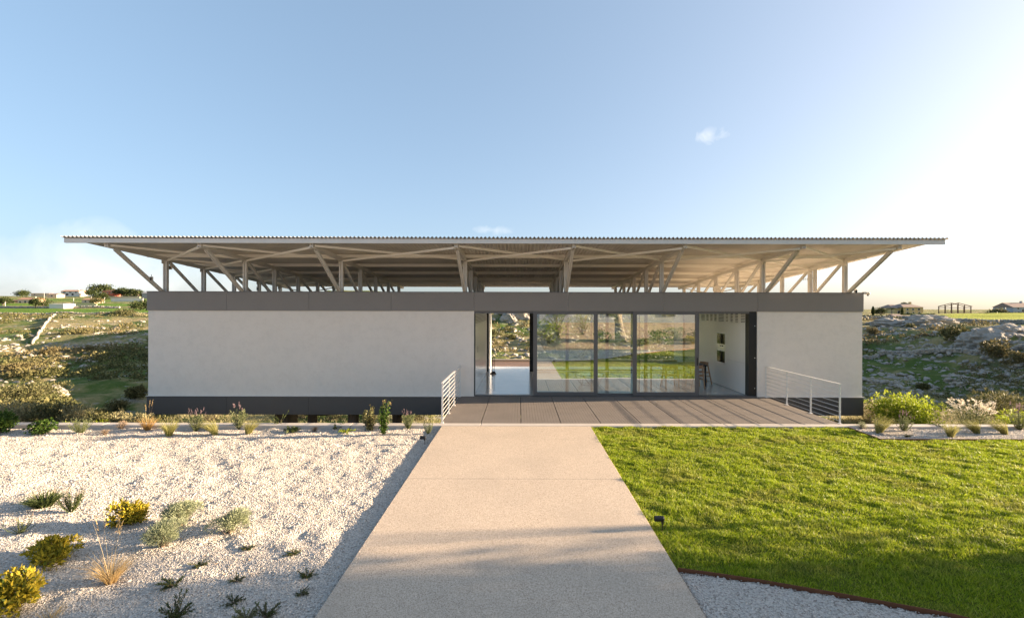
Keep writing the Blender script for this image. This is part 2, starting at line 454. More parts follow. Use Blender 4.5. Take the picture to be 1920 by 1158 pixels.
# ------------------------------------------------------------------ terrain: a canyon behind the house
LP = np.array([(-400,-.35),(11,-.35),(12,-.4),(14,-.75),(20,-1.7),(30,-2.9),(38,-4.2),(44,-6.2),(52,-8.6),(58,-9.2),(66,-8.7),(80,-7.6),(100,-6.5),
               (130,-4.2),(170,-1.2),(200,.3),(230,1.75),(270,3.1),(330,6.2),(400,10.1),(480,14.6),(700,20.5),(1000,27),(1600,36),(4000,50)])
MP = np.array([(-400,-.35),(11,-.35),(12,-.6),(14,-1.9),(17,-3.0),(24,-4.0),(30,-4.5),(35,-5),(48,-6.6),(58,-5.4),(75,-3.2),(94,-.9),(97,-.4),(102,1.6),(108,3.0),(118,4.6),(130,5.2),
               (200,4.6),(400,4),(1000,3),(4000,2)])
BP = np.array([(-400,-.35),(11,-.35),(12,-.4),(15,-.85),(22,-2),(32,-4.4),(45,-7),(60,-7.4),(4000,-7.4)])
SP = np.array([(-9,0),(42,0),(50,1.2),(57,2.9),(61,4.6),(66,5.6),(70,6.7),(74,7.2),(79,7.75),(100,8.1),(200,9.3),(500,10.6),(4000,12)])
def terrain(x, y):
    a = x / np.maximum(y, 11)
    li = lambda P, t: np.interp(t, P[:, 0], P[:, 1])
    zl = li(LP, y); zm = li(MP, y)
    zm = zm + 3.4*np.exp(-((a+.36)/.13)**2) * sstep(y, 48, 66) * sstep(y, 150, 110)  # unseen ridge behind the house, shaped to shade the left valley
    zm = zm + 5.2*np.exp(-((a+.32)/.12)**2)*sstep(y, 33, 41)*sstep(y, 64, 48)  # nearer unseen bump, added to extend that valley shadow
    zl = zl - 2.3*sstep(a, -1.0, -.88)*sstep(y, 17, 28)*sstep(y, 72, 48)
    zr = li(BP, y) + li(SP, x) * sstep(y, 16, 48)
    wl = np.where(y < 40, 1 - sstep(a, -.86, -.66), 1 - sstep(a, -.70, -.44)); wr = sstep(a, .34, .62)
    z = zl*wl + zr*wr + zm*(1-wl-wr)
    far = sstep(y, 14, 45)
    # ledges
    zz = z + .9*fbm(x*.03, y*.03, 5)
    t = zz/1.15; fl = np.floor(t); fr = t - fl
    zs = (fl + sstep(fr, .72, 1.0))*1.15 - .9*fbm(x*.03, y*.03, 5)
    k = .62*far*sstep(y, 420, 180)
    z = z*(1-k) + zs*k
    rough = far*(.55*fbm(x*.12, y*.12, 1) + .32*fbm(x*.45, y*.45, 2)) + sstep(y, 11.5, 14)*.16*fbm(x*.5, y*.5, 3)
    rough = rough*(1 - .75*sstep(y, 190, 215)*(a < -.5)) * (1 - .7*sstep(x, 80, 90)*(y > 60))
    cliff = sstep(y, 88, 96)*sstep(y, 112, 104)*np.exp(-((a-.02)/.10)**2)
    return z + rough + cliff*1.2*np.abs(fbm(x*.25, y*.25, 9))
def sinhgrid(lo, hi, s, n):
    t = np.linspace(math.asinh(lo/s), math.asinh(hi/s), n); return s*np.sinh(t)
gx = sinhgrid(-3200, 3200, 22, 520)
gy = np.concatenate([[-300, -120, -60, -30, -10, 4, 10.9], 11.0 + sinhgrid(.15, 3600, 16, 400)])
GX, GY = np.meshgrid(gx, gy)
GZ = terrain(GX, GY)
GZ[GY < 11.3] = -.55
def grid_faces(ny, nx):
    i = np.arange((ny-1)*(nx-1)); r = i//(nx-1); c = i % (nx-1); a = r*nx + c
    return np.stack([a, a+1, a+nx+1, a+nx], 1)
TV = np.stack([GX.ravel(), GY.ravel(), GZ.ravel()], 1)
struct(link('terrain', np_mesh('terrain', TV, grid_faces(len(gy), len(gx)), M['hill'], True)))

# ------------------------------------------------------------------ garden: gravel sheet, lawn, walkway, kerb
EDGE = np.array([(1.72,5.09),(2.1,4.99),(2.5,4.87),(3.2,4.63),(4.0,4.33),(5.0,3.7),(5.8,2.9),(6.8,1.6),(7.8,.3),(9.5,-1.3),(12.5,-3.4),(20,-6.5)])
WX0, WX1 = -1.855, 1.705
KY0, KY1 = 11.25, 11.5
BEDX, BEDY = 7.86, 10.2
def edge_y(x): return np.interp(x, EDGE[:, 0], EDGE[:, 1])
def rise(x, y):
    return .105*np.maximum(0, -3.0 - y) * sstep(np.abs(x), 1.9, 3.4)
def gravel_z(x, y):
    z = -.085 + .035*fbm(x*.6, y*.6, 21, 3) + .037*fbm(x*3.2, y*3.2, 22, 4)
    z = np.where(x > 1.7, -.026 + .008*fbm(x*5, y*5, 23, 2), z)
    bed = (x > BEDX) & (y > BEDY)
    z = np.where(bed, -.05 + .02*fbm(x*2, y*2, 24, 3), z)
    z = np.where((x < WX0) & (x > WX0-.5), z*(1-sstep(x, WX0-.5, WX0-.1)) + -.07*sstep(x, WX0-.5, WX0-.1), z)
    return z + rise(x, y)
def lawn_z(x, y):
    return -.026 + .034*fbm(x*3.4, y*4.4, 31, 4) + rise(x, y)*.6
xs = np.concatenate([np.linspace(-45, -14, 30), np.linspace(-13.9, -1.9, 290), np.linspace(-1.8, 1.6, 8), np.linspace(1.7, 6, 110), np.linspace(6.2, 14, 60), np.linspace(15, 45, 30)])
ys = np.concatenate([np.linspace(-32, 2, 70), np.linspace(2.2, 4, 20), np.linspace(4.03, 11.26, 190)])
PX, PY = np.meshgrid(xs, ys)
PZ = gravel_z(PX, PY)
inl = (PX > WX0+.02) & (PX < WX1-.02); PZ[inl] = -.12
under = (PX > WX1-.03) & (PY > edge_y(np.maximum(PX, 1.72))-.012) & ~((PX > BEDX+.01) & (PY > BEDY+.01)); PZ[under] -= .13
struct(link('gravel_ground', np_mesh('gravel_ground', np.stack([PX.ravel(), PY.ravel(), PZ.ravel()], 1), grid_faces(len(ys), len(xs)), M['gravelbed'], True)))

# lawn sheet (columns between the rust edging and the kerb or the planting bed)
def lawn_cols(x0, x1, n, top):
    u = np.linspace(x0, x1, n); v = np.linspace(0, 1, 150)**1.0
    U, Vv = np.meshgrid(u, v); yb = edge_y(U)
    Y = yb + (top - yb)*Vv
    return U, Y
def lawn_sheet():
    A = lawn_cols(1.71, BEDX-.01, 120, KY0-.012); B = lawn_cols(BEDX-.01, 20, 90, BEDY-.012)
    Vs = []; Fs = []; o = 0
    for U, Y in (A, B):
        Z = lawn_z(U, Y) - .012
        Vs.append(np.stack([U.ravel(), Y.ravel(), Z.ravel()], 1)); Fs.append(grid_faces(*U.shape) + o); o += U.size
    return np.concatenate(Vs), np.concatenate(Fs)
lv, lf = lawn_sheet()
struct(link('lawn', np_mesh('lawn', lv, lf, M['soil'], True)))

walk = link('walkway', None); struct(walk)
MB().box(WX0, WX1, 7.752, KY0-.008, -.16, 0).build('slab', M['walk'], walk, bevel=.006)
MB().box(WX0, WX1, -8, 7.744, -.16, 0).build('slab', M['walk'], walk, bevel=.006)
kerb = link('kerb', None); struct(kerb)
kx = [-42, -34, -28, -22.0, -16.0, -10.0, -4.05, -.93, 5.0, 11.0, 17, 25, 42]
for a, b in zip(kx[:-1], kx[1:]):
    MB().box(a+.003, b-.003, KY0, KY1, -.45, .004).build('kerb_stone', M['concrete'], kerb, bevel=.012)

# ------------------------------------------------------------------ steel edging strips
def ribbon_wall(pts, z0, z1, th):
    mb = MB()
    for p, q in zip(pts[:-1], pts[1:]): mb.bar((p[0], p[1], (z0+z1)/2), (q[0], q[1], (z0+z1)/2), th, z1-z0)
    return mb
e1 = ribbon_wall([(x, y+.0) for x, y in zip(np.linspace(1.72, 14, 60), edge_y(np.linspace(1.72, 14, 60)) - .006)], -.12, .006, .008).build('steel_edging', M['corten'])
tag(e1, 'rusty steel edging curving between the lawn and white gravel at lower right', 'edging', 'steel lawn edgings')
e2 = ribbon_wall([(BEDX, KY0-.02), (BEDX, BEDY), (20, BEDY)], -.12, .0, .008).build('steel_edging', M['corten'])
tag(e2, 'rusty steel edging around the planting bed beside the lawn', 'edging', 'steel lawn edgings')

# ------------------------------------------------------------------ scatter: grass, gravel
def leaf_quads(P, D, L, Wd, rng, mid=.5):
    """one kite-shaped leaf per row: base P, direction D, length L, width Wd"""
    n = len(P); D = D/np.linalg.norm(D, axis=1, keepdims=True)
    S = np.cross(D, rng.normal(size=(n, 3))); S /= np.linalg.norm(S, axis=1, keepdims=True) + 1e-9
    L = np.broadcast_to(np.asarray(L, float), (n,))[:, None]; Wd = np.broadcast_to(np.asarray(Wd, float), (n,))[:, None]
    up = np.cross(S, D)*L*.08
    V = np.stack([P, P + D*L*mid + S*Wd/2 + up, P + D*L, P + D*L*mid - S*Wd/2 + up], 1).reshape(-1, 3)
    return V, np.arange(4*n).reshape(n, 4)
def blades(P, D, L, Wd, rng, droop=.5, seg=3, lean=None):
    """curved tapering blades"""
    n = len(P); D = D/np.linalg.norm(D, axis=1, keepdims=True)
    S = np.cross(D, np.array([0, 0, 1.0]) + .4*rng.normal(size=(n, 3))); S /= np.linalg.norm(S, axis=1, keepdims=True) + 1e-9
    L = np.broadcast_to(np.asarray(L, float), (n,))[:, None]; Wd = np.broadcast_to(np.asarray(Wd, float), (n,))[:, None]
    dr = np.broadcast_to(np.asarray(droop, float), (n,))[:, None]
    H = D.copy(); H[:, 2] = 0; H /= np.linalg.norm(H, axis=1, keepdims=True) + 1e-9
    if lean is not None: H = H*.4 + np.asarray(lean)
    rows = []
    for k in range(seg+1):
        t = k/seg
        c = P + D*L*t + H*L*dr*t*t*.6 - np.array([0, 0, 1.0])*L*dr*t*t*.55
        w = Wd*(1 - .92*t)/2
        rows += [c - S*w, c + S*w]
    V = np.stack(rows, 1).reshape(-1, 3); m = 2*(seg+1)
    base = (np.arange(n)*m)[:, None]
    F = np.concatenate([base + np.array([2*k, 2*k+1, 2*k+3, 2*k+2]) for k in range(seg)])
    return V, F
def merge(parts):
    Vs = []; Fs = []; o = 0
    for V, F in parts: Vs.append(V); Fs.append(F + o); o += len(V)
    return np.concatenate(Vs), np.concatenate(Fs)

def lawn_blades():
    # sample by position: denser towards the viewer
    n = 1500000
    x = rng.uniform(1.695, 13.2, n); y = rng.uniform(-2.5, KY0-.01, n)
    ok = (y > edge_y(x)+.01) & ~((x > BEDX-.01) & (y > BEDY-.01)) & (x < np.maximum(y, 3.0)*1.12 + .8 + np.where(y < 4, 6, 0))
    dens = np.where(y < 3.6, .12, np.clip(1.25 - .085*(y-4), .55, 1))
    ok &= rng.random(n) < dens*.62
    x = x[ok]; y = y[ok]; n = len(x)
    z = lawn_z(x, y) - .012
    h = .016 + .030*vnoise(x*9, y*11, 41)*vnoise(x*2.6, y*3.1, 42)*2 + .008*rng.random(n)
    h *= np.where(rng.random(n) < .03, 1.6, 1.0)
    th = vnoise(x*6, y*7, 43)*12.6 + rng.normal(0, 1.5, n)
    lean = .30 + .75*rng.random(n)
    tip = np.stack([np.cos(th)*lean*h, np.sin(th)*lean*h, h], 1)
    P = np.stack([x, y, z], 1)
    ph = rng.uniform(0, math.pi, n); w = .0042*(1 + .5*rng.random(n)) * np.clip(y/6.5, .8, 1.6)
    s = np.stack([np.cos(ph)*w, np.sin(ph)*w, np.zeros(n)], 1)
    V = np.stack([P - s, P + s, P + tip], 1).reshape(-1, 3)
    return V, np.arange(3*n).reshape(n, 3)
gv, gf = lawn_blades()
tag(link('grass', np_mesh('grass', gv, gf, M['grass'])), 'short sunlit green lawn grass', 'grass', kind='stuff')

OCT = np.array([(1,0,0),(-1,0,0),(0,1,0),(0,-1,0),(0,0,1),(0,0,-1)], float)
OCF = np.array([(0,2,4),(2,1,4),(1,3,4),(3,0,4),(2,0,5),(1,2,5),(3,1,5),(0,3,5)])
def chunk(P, size, flat, rng, T=OCT, TF=OCF, jit=.28):
    n = len(P); k = len(T)
    a = rng.uniform(0, 2*math.pi, n); b = rng.normal(0, .35, n)
    V = T[None]*(1 + rng.normal(0, jit, (n, k, 1)))
    V = V*np.stack([size*(.8+.5*rng.random(n)), size*(.7+.3*rng.random(n)), size*flat*(.7+.6*rng.random(n))], 1)[:, None, :]
    cb, sb = np.cos(b)[:, None], np.sin(b)[:, None]
    X, Y, Z = V[..., 0], V[..., 1], V[..., 2]
    Y, Z = Y*cb - Z*sb, Y*sb + Z*cb
    ca, sa = np.cos(a)[:, None], np.sin(a)[:, None]
    V = np.stack([X*ca - Y*sa, X*sa + Y*ca, Z], 2) + P[:, None, :]
    F = (TF[None] + (np.arange(n)*k)[:, None, None]).reshape(-1, TF.shape[1])
    return V.reshape(-1, 3), F
def gravel_stones():
    n = 460000
    x = rng.uniform(-13, 13, n); y = rng.uniform(3.9, KY0-.02, n)
    left = (x < WX0-.01); br = (x > WX1+.01) & (y < edge_y(x)-.02); bed = (x > BEDX+.02) & (y > BEDY+.02)
    ok = (left | br | bed) & (np.abs(x) < y*1.14+.5)
    ok &= rng.random(n) < np.where(left, np.clip(1.15 - .1*(y-4), .5, 1), 1.0)
    x = x[ok]; y = y[ok]; n = len(x)
    sz = (.0055 + .0065*rng.random(n)**2.0 + .012*(rng.random(n) < .012))*np.where((x > 0) & (y < 6), 1.05, 1.0)*np.clip(y/6.0, .92, 1.25)
    P = np.stack([x, y, gravel_z(x, y) + sz*.05], 1)
    return chunk(P, sz, .55, rng)
def litter():
    n = 1500
    x = rng.uniform(-12, -1.9, n); y = rng.uniform(4, KY0-.05, n)
    ok = (np.abs(x) < y*1.14+.4) & (fbm(x*1.3, y*1.3, 81) > -.05); x = x[ok]; y = y[ok]
    P = np.stack([x, y, gravel_z(x, y) + .012], 1); D = np.stack([rng.normal(size=len(x)), rng.normal(size=len(x)), rng.normal(0, .15, len(x))], 1)
    return leaf_quads(P, D, .02 + .045*rng.random(len(x))**2, .004 + .012*rng.random(len(x)), rng)
li = litter()
tag(link('leaf_litter', np_mesh('leaf_litter', li[0], li[1], M['dead'])), 'dry leaves and twigs scattered on the gravel', 'litter', kind='stuff')
cv, cf = gravel_stones()
# a few chips kicked onto the walkway edges
_k = 260; _x = np.where(rng.random(_k) < .75, WX0 + np.abs(rng.normal(0, .10, _k)), rng.uniform(WX0, WX1, _k)); _y = rng.uniform(4, 11.1, _k); _s = .003 + .004*rng.random(_k)
_e = chunk(np.stack([_x, _y, _s*.5], 1), _s, .6, rng)
cv, cf = merge([(cv, cf), _e])
tag(link('gravel', np_mesh('gravel', cv, cf, M['chips'])), 'white limestone gravel chips', 'gravel', kind='stuff')
# ------------------------------------------------------------------ the house
FY, RY = 15.1, 22.9                     # outer faces of front and rear walls
HX0, HX1 = -11.94, 11.03
Z_F0, Z_F1 = 2.73, 3.33                 # dark fascia
Z_B0, Z_B1 = -.60, -.02                 # dark base band
OX0, OX1 = -1.46, 7.65                  # glazed opening
s0 = FPX/FY
house = thing('pavilion_house', 'long single-storey house with grey stucco walls and a raised corrugated roof', 'house', (0, FY, -.6))
hp = lambda o: o                        # children keep world coordinates
house.location = (0, 0, 0)
def part(mb, name, mat, parent=house, **kw): return mb.build(name, M[mat] if isinstance(mat, str) else mat, parent, **kw)
# walls
wall = part(MB().box(HX0, OX0, FY, FY+.3, Z_B1+.004, Z_F0), 'wall', 'stucco')
part(MB().box(OX1, HX1, FY, FY+.3, Z_B1+.004, Z_F0), 'wall', 'stucco')
part(MB().box(HX0, HX0+.3, FY+.302, RY-.302, Z_B1+.004, Z_F0), 'wall', 'stucco')
part(MB().box(HX1-.3, HX1, FY+.302, RY-.302, Z_B1+.004, Z_F0), 'wall', 'stucco')
part(MB().box(HX0, OX0-.25, RY-.3, RY, Z_B1+.004, Z_F0), 'wall', 'stucco')
part(MB().box(OX1, HX1, RY-.3, RY, Z_B1+.004, Z_F0), 'wall', 'stucco')
# slabs
part(MB().box(HX0+.32, HX1-.32, FY+.305, RY-.305, Z_F0+.02, 3.2), 'ceiling_slab', 'ceiling')
part(MB().box(HX0+.05, HX1-.05, FY+.05, RY-.05, -.5, -.03), 'floor_slab', 'clad')
part(MB().box(OX0+.001, OX1-.22, FY+.22, 22.88, -.029, 0), 'floor', 'floor')
# fascia and base cladding, panel by panel
seams = [(p-CX)/s0 for p in (278, 426, 580, 734, 889, 1065, 1244, 1420, 1617)]
seams[0], seams[-1] = HX0-.025, HX1+.025
for a, b in zip(seams[:-1], seams[1:]):
    for z0, z1 in ((Z_F0+.002, Z_F1), (Z_B0, Z_B1)):
        if z0 < 0 and a > OX0 - .1 and b < OX1+.1: pass
        part(MB().box(a+.0025, b-.0025, FY-.035, FY-.004, z0, z1), 'cladding_panel', 'fascia' if z0 > 0 else 'clad', bevel=.003)
for x0, x1 in ((HX0-.025, HX0-.004), (HX1+.004, HX1+.025)):
    for z0, z1 in ((Z_F0+.002, Z_F1), (Z_B0, Z_B1)):
        for k in range(3):
            part(MB().box(x0, x1, FY+k*2.6, FY+k*2.6+2.595, z0, z1), 'cladding_panel', 'fascia' if z0 > 0 else 'clad', bevel=.003)
part(MB().box(HX0-.025, HX1+.025, RY+.004, RY+.03, Z_F0, Z_F1), 'rear_fascia', 'clad')
part(MB().box(HX0-.025, HX1+.025, RY+.004, RY+.03, Z_B0, Z_B1), 'rear_base_band', 'clad')
part(MB().box(HX0-.03, HX1+.03, FY-.045, FY+.1, Z_F1+.002, Z_F1+.018), 'coping', 'frame')
part(MB().box(HX0-.045, OX0+.02, FY-.06, FY-.002, Z_B1+.002, Z_B1+.012), 'drip_edge', 'galv')
part(MB().box(OX1, HX1+.045, FY-.06, FY-.002, Z_B1+.002, Z_B1+.012), 'drip_edge', 'galv')
part(MB().box(HX0+.05, HX1-.05, FY+.31, RY-.31, 3.202, 3.215), 'roof_membrane', 'membrane')
# opening surround
part(MB().box(OX0+.002, OX1-.25, FY+.02, FY+.22, Z_F0-.07, Z_F0+.0), 'head_track', 'frame')
part(MB().box(OX0+.002, OX1-.002, FY+.01, FY+.218, -.03, .018), 'sill_track', 'frame')
part(MB().box(OX0+.001, OX0+.03, FY+.0, FY+.2, .02, Z_F0-.072), 'jamb', 'blackmetal')
jb = part(MB().box(7.40, OX1-.001, FY+.03, FY+.28, .02, Z_F0), 'steel_post', 'blackmetal')
for py in (610, 670, 727):
    part(MB().lathe([(0, -.012), (.014, -.01), (.014, 0)], (7.585, FY+.03, CAM_H-(py-CY)/s0), 10, 'y'), 'bolt', 'steel', jb)
# interior walls
pt = part(MB().box(OX0-.22, OX0-.012, FY+.302, 21.05, 0.002, Z_F0+.018), 'partition_wall', 'whitepanel')
for a, b in ((15.45, 17.3), (17.3, 19.2), (19.2, 21.04)):
    part(MB().box(OX0-.011, OX0+.004, a+.003, b-.003, 1.012, 2.27), 'wall_panel', 'whitepanel', pt)
    part(MB().box(OX0-.011, OX0+.004, a+.003, b-.003, .01, 1.008), 'wall_panel', 'whitepanel', pt)
lv = part(MB().box(OX0-.0115, OX0-.009, 15.46, 21.03, 2.29, 2.725), 'louvre_backing', 'darkvoid', pt)
for k in range(9):
    part(MB().box(OX0-.0085, OX0+.006, 15.46, 21.03, 2.285+k*.049, 2.285+k*.049+.031), 'slat', 'whitepanel', lv)
part(MB().box(OX0+.0045, OX0+.012, 16.35, 16.43, 1.28, 1.5), 'control_panel', 'frame', pt)
KX = 7.43
kw_ = part(MB().box(KX+.012, KX+.25, FY+.302, RY-.31, 0.002, Z_F0+.018), 'kitchen_wall', 'whitepanel')
def kd(px): return KX*FPX/(px-CX)
cuts = sorted(kd(p) for p in (1404, 1388, 1376, 1360.3, 1344.8, 1338, 1331, 1318, 1305, 1290))
ov0, ov1 = kd(1360.3), kd(1344.8)
for a, b in zip(cuts[:-1], cuts[1:]):
    if abs(a-ov0) < .01:
        rows = ((.01, .82), (1.93, 2.33))
    else: rows = ((.01, 1.02), (1.026, 2.33))
    for z0, z1 in rows:
        part(MB().box(KX-.008, KX+.011, a+.003, b-.003, z0, z1), 'cabinet_door', 'whitepanel', kw_)
lb = part(MB().box(KX+.008, KX+.0115, 15.45, 22.4, 2.34, 2.74), 'louvre_backing', 'darkvoid', kw_)
groups = [(1388.5, 1404.5), (1378.3, 1384.2), (1369.6, 1374.6), (1360.7, 1365.6), (1347.2, 1357.5), (1339.1, 1344.1), (1331.5, 1336.3), (1324.4, 1328.9), (1314.5, 1321.5), (1306, 1311)]
last = 15.45
for g1, g0 in [(b, a) for a, b in groups]:
    a, b = kd(g1), kd(g0)
    part(MB().box(KX-.008, KX+.0075, last, a, 2.34, 2.745), 'louvre_mullion', 'whitepanel', kw_)
    for k in range(8):
        part(MB().box(KX-.006, KX+.0078, a+.001, b-.001, 2.342+k*.051, 2.342+k*.051+.031), 'slat', 'whitepanel', lb)
    last = b
part(MB().box(KX-.008, KX+.0075, last, 22.4, 2.34, 2.745), 'louvre_mullion', 'whitepanel', kw_)
# built-in ovens
zt = lambda py, px: CAM_H - (py-CY)*kd(px)/FPX
oz1, oz0 = zt(631.5, 1346), zt(683, 1358)
for nm, z0, z1 in (('upper_oven', 1.345, 1.93), ('lower_oven', .82, 1.34)):
    ov = part(MB().box(KX-.012, KX+.0, ov0+.006, ov1-.006, z0+.002, z1-.002), nm, 'steel', kw_)
    if nm == 'upper_oven':
        part(MB().box(KX-.018, KX-.0125, ov0+.03, ov1-.03, z0+.19, z1-.015), 'oven_door', 'ovenglass', ov)
        for q in range(2):
            part(MB().box(KX-.016, KX-.0125, ov0+.16+q*.17, ov0+.28+q*.17, z0+.10, z0+.145), 'display', 'ovenglass', ov)
    else:
        part(MB().box(KX-.018, KX-.0125, ov0+.03, ov1-.03, z0+.05, z1-.06), 'oven_door', 'ovenglass', ov)
        part(MB().box(KX-.04, KX-.019, ov0+.06, ov1-.06, z1-.05, z1-.03), 'handle', 'steel', ov)
# rear reveal, posts and glazing
RG = 21.2
part(MB().box(OX0-.23, OX0+.06, 21.06, 21.26, 0.002, Z_F0+.018), 'rear_post', 'blackmetal')
part(MB().box(OX0-.23, OX0+.09, 21.262, 22.9, 0.002, Z_F0+.018), 'rear_reveal', 'whitepanel')
part(MB().box(.46, .64, 21.06, 21.26, 0.002, Z_F0+.018), 'rear_post', 'blackmetal')
part(MB().box(.641, KX+.01, 21.10, 21.22, 2.66, Z_F0+.018), 'rear_head', 'frame')
rx = [.64, 2.15, 3.95, 5.7, KX+.01]
for a, b in zip(rx[:-1], rx[1:]):
    rd = part(MB().box(a+.002, a+.07, 21.13, 21.19, .02, 2.658).box(b-.07, b-.002, 21.13, 21.19, .02, 2.658).box(a+.071, b-.071, 21.13, 21.19, 2.6, 2.657).box(a+.071, b-.071, 21.13, 21.19, .02, .08), 'rear_glazing', 'frame')
    part(MB().box(a+.072, b-.072, 21.155, 21.165, .082, 2.598), 'pane', 'glassclear', rd)
# rear terrace
rt = part(MB().box(-6, 10, 22.92, 25.3, -.25, -.03), 'rear_terrace', 'clad')
for k in range(17):
    part(MB().box(-6, 10, 22.93+k*.138, 22.93+k*.138+.13, -.028, -.004), 'deck_board', 'timber', rt)
part(MB().box(-6, 10, 25.1, 25.3, -.002, .10), 'terrace_kerb', 'concrete', rt)
# sliding doors
def sliding(px0, px1, y0, fixed=False):
    a, b = (px0-CX)/FPX*y0, (px1-CX)/FPX*y0
    th = .05; w = .125 if not fixed else .03; zb, zt_ = .02, Z_F0-.0
    if fixed: zt_ = Z_F0-.072
    d = part(MB().box(a, a+w, y0, y0+th, zb, zt_-.002).box(b-w, b, y0, y0+th, zb, zt_-.002)
             .box(a+w+.0005, b-w-.0005, y0+.001, y0+th-.001, zb, zb+(.12 if not fixed else .06)).box(a+w+.0005, b-w-.0005, y0+.001, y0+th-.001, zt_-(.10 if not fixed else .02), zt_-.004), 'sliding_door' if not fixed else 'fixed_light', 'frame')
    part(MB().box(a+w+.001, b-w-.001, y0+th/2-.005, y0+th/2+.005, zb+.061, zt_-.022) if fixed else
         MB().box(a+w+.001, b-w-.001, y0+th/2-.005, y0+th/2+.005, zb+.121, zt_-.102), 'pane', 'glass', d)
    return d, a, b
sliding(1000, 1121, FY-.03)
d2, a2, b2 = sliding(1187, 1311, FY-.03)
part(MB().box(b2-.075, b2-.045, FY-.05, FY-.031, 1.0, 1.25), 'pull_handle', 'blackmetal', d2)
sliding(1108, 1200, FY+.10, True)
# piers below
for px, w, y in ((517, .0, 17.5), (586.5, .33, 17.2), (663, .36, 16.2), (745, .34, 17.0), (1300, .35, 17), (1500, .35, 17)):
    x = (px-CX)*y/FPX
    if w: part(MB().lathe([(w*.5, -4.5), (w*.5, -.5)], (x, y, 0), 18), 'pier', 'pier', smooth=True)
part(MB().box(-8.75, -8.3, 16.8, 17.6, -3.5, -.5), 'pier', 'pier')
# curved soffit hull under the floor
hull = MB(); n = 18
prof = [(-8.35 + (2.75)*k/n, -.5 - .42*math.sqrt(max(0, 1-(2*k/n-1)**2))) for k in range(n+1)]
hull.prism([(x, z) for x, z in prof], 16.3, 18.6, 'y')
part(hull, 'service_duct', 'clad')

# ------------------------------------------------------------------ roof: trusses, purlins, braces, corrugated sheet
D0 = 15.3
TX = [v*D0/FPX for v in (-663, -514, -334, -102, 87, 266, 456, 610)]
SPAC = .1195*D0
NY = [D0 + k*SPAC for k in range(5)]
TIP, REAR = 13.08, 23.5
SL = .07
zb = lambda y: 4.56 - SL*(y-D0)          # underside of the corrugated sheet
ZC = .105                                 # purlin depth
zct = lambda y: zb(y) - ZC                # top of chords
CH = .11
zcb = lambda y: zct(y) - CH
ZBASE = 3.217
def twin(mb, a, b, w, h, gap=.035, side=(1, 0, 0)):
    """two parallel channels with a shadow gap"""
    s = Vector(side)*(w/4+gap/4)
    for q in (-1, 1): mb.bar(Vector(a)+s*q, Vector(b)+s*q, (w-gap)/2, h, up=(0, 1, 0) if abs((Vector(b)-Vector(a)).normalized().y) < .9 else (0, 0, 1))
    mb.bar(Vector(a), Vector(b), gap*1.02, h*.45, up=(0, 1, 0) if abs((Vector(b)-Vector(a)).normalized().y) < .9 else (0, 0, 1))
    return mb
for x in TX:
    tr = part(twin(MB(), (x, TIP, zcb(TIP)+CH/2), (x, REAR-.15, zcb(REAR-.15)+CH/2), .10, CH), 'truss', 'galv')
    for k, y in enumerate(NY):
        part(twin(MB(), (x, y, ZBASE), (x, y, zcb(y)-.001), .125, .10), 'post', 'galv', tr)
        part(MB().box(x-.11, x+.11, y-.1, y+.1, ZBASE-.001, ZBASE+.014), 'base_plate', 'galv', tr)
        part(MB().box(x-.056, x-.051, y-.12, y+.12, zcb(y)-.1, zcb(y)+CH-.005), 'gusset', 'galv', tr)
        if k == 0:
            ys_ = TIP+.30; part(twin(MB(), (x, ys_, zcb(ys_)-.001), (x, y-.02, ZBASE+.035), .09, .085), 'strut', 'galv', tr)
        else:
            yp = NY[k-1]+.12; part(twin(MB(), (x, yp, zcb(yp)-.001), (x, y-.12, ZBASE+.02), .075, .075), 'strut', 'galv', tr)
RX0, RX1 = (122-CX)*12.95/FPX, (1770-CX)*12.95/FPX
def purlin(y, x0, x1, name='purlin', h=ZC, th=.06, mat='galvlit'):
    mb = MB().box(x0, x1, y-th/2, y-th/2+.012, zb(y)-h, zb(y)-.003).box(x0, x1, y-th/2+.0121, y+th/2, zb(y)-h, zb(y)-h+.012).box(x0, x1, y-th/2+.0121, y+th/2, zb(y)-.018, zb(y)-.005)
    return part(mb, name, mat)
for k, y in enumerate(NY + [REAR-.1]):
    purlin(y-.02, RX0+.42, RX1-.42)
for a, b in zip([RX0, TX[3]-.0, TX[4]+.03], [TX[3]-.005, TX[4]+.025, RX1]):
    purlin(12.95, a, b, 'eave_channel', .125, .07, 'galv')
# cross braces in the roof plane
bays = list(zip(TX[:-1], TX[1:]))
def brace(xa, ya, xb, yb, dz):
    part(MB().bar((xa, ya, zct(ya)-.045-dz), (xb, yb, zct(yb)-.045-dz), .055, .055), 'roof_brace', 'galvlit')
for i, (xa, xb) in enumerate(bays):
    brace(xa+.06, TIP+.08, xb-.06, NY[0], 0); brace(xa+.06, NY[0], xb-.06, TIP+.08, .052)
    if i in (0, 6):
        for k in range(4):
            brace(xa+.06, NY[k], xb-.06, NY[k+1], 0); brace(xa+.06, NY[k+1], xb-.06, NY[k], .052)
# vertical cross bracing at the rear
for xa, xb in (bays[0], bays[6]):
    part(MB().bar((xa, NY[4]+.1, ZBASE+.05), (xb, NY[4]+.1, zcb(NY[4])), .04, .04), 'wind_brace', 'galv')
    part(MB().bar((xa, NY[4]+.15, zcb(NY[4])), (xb, NY[4]+.15, ZBASE+.05), .04, .04), 'wind_brace', 'galv')
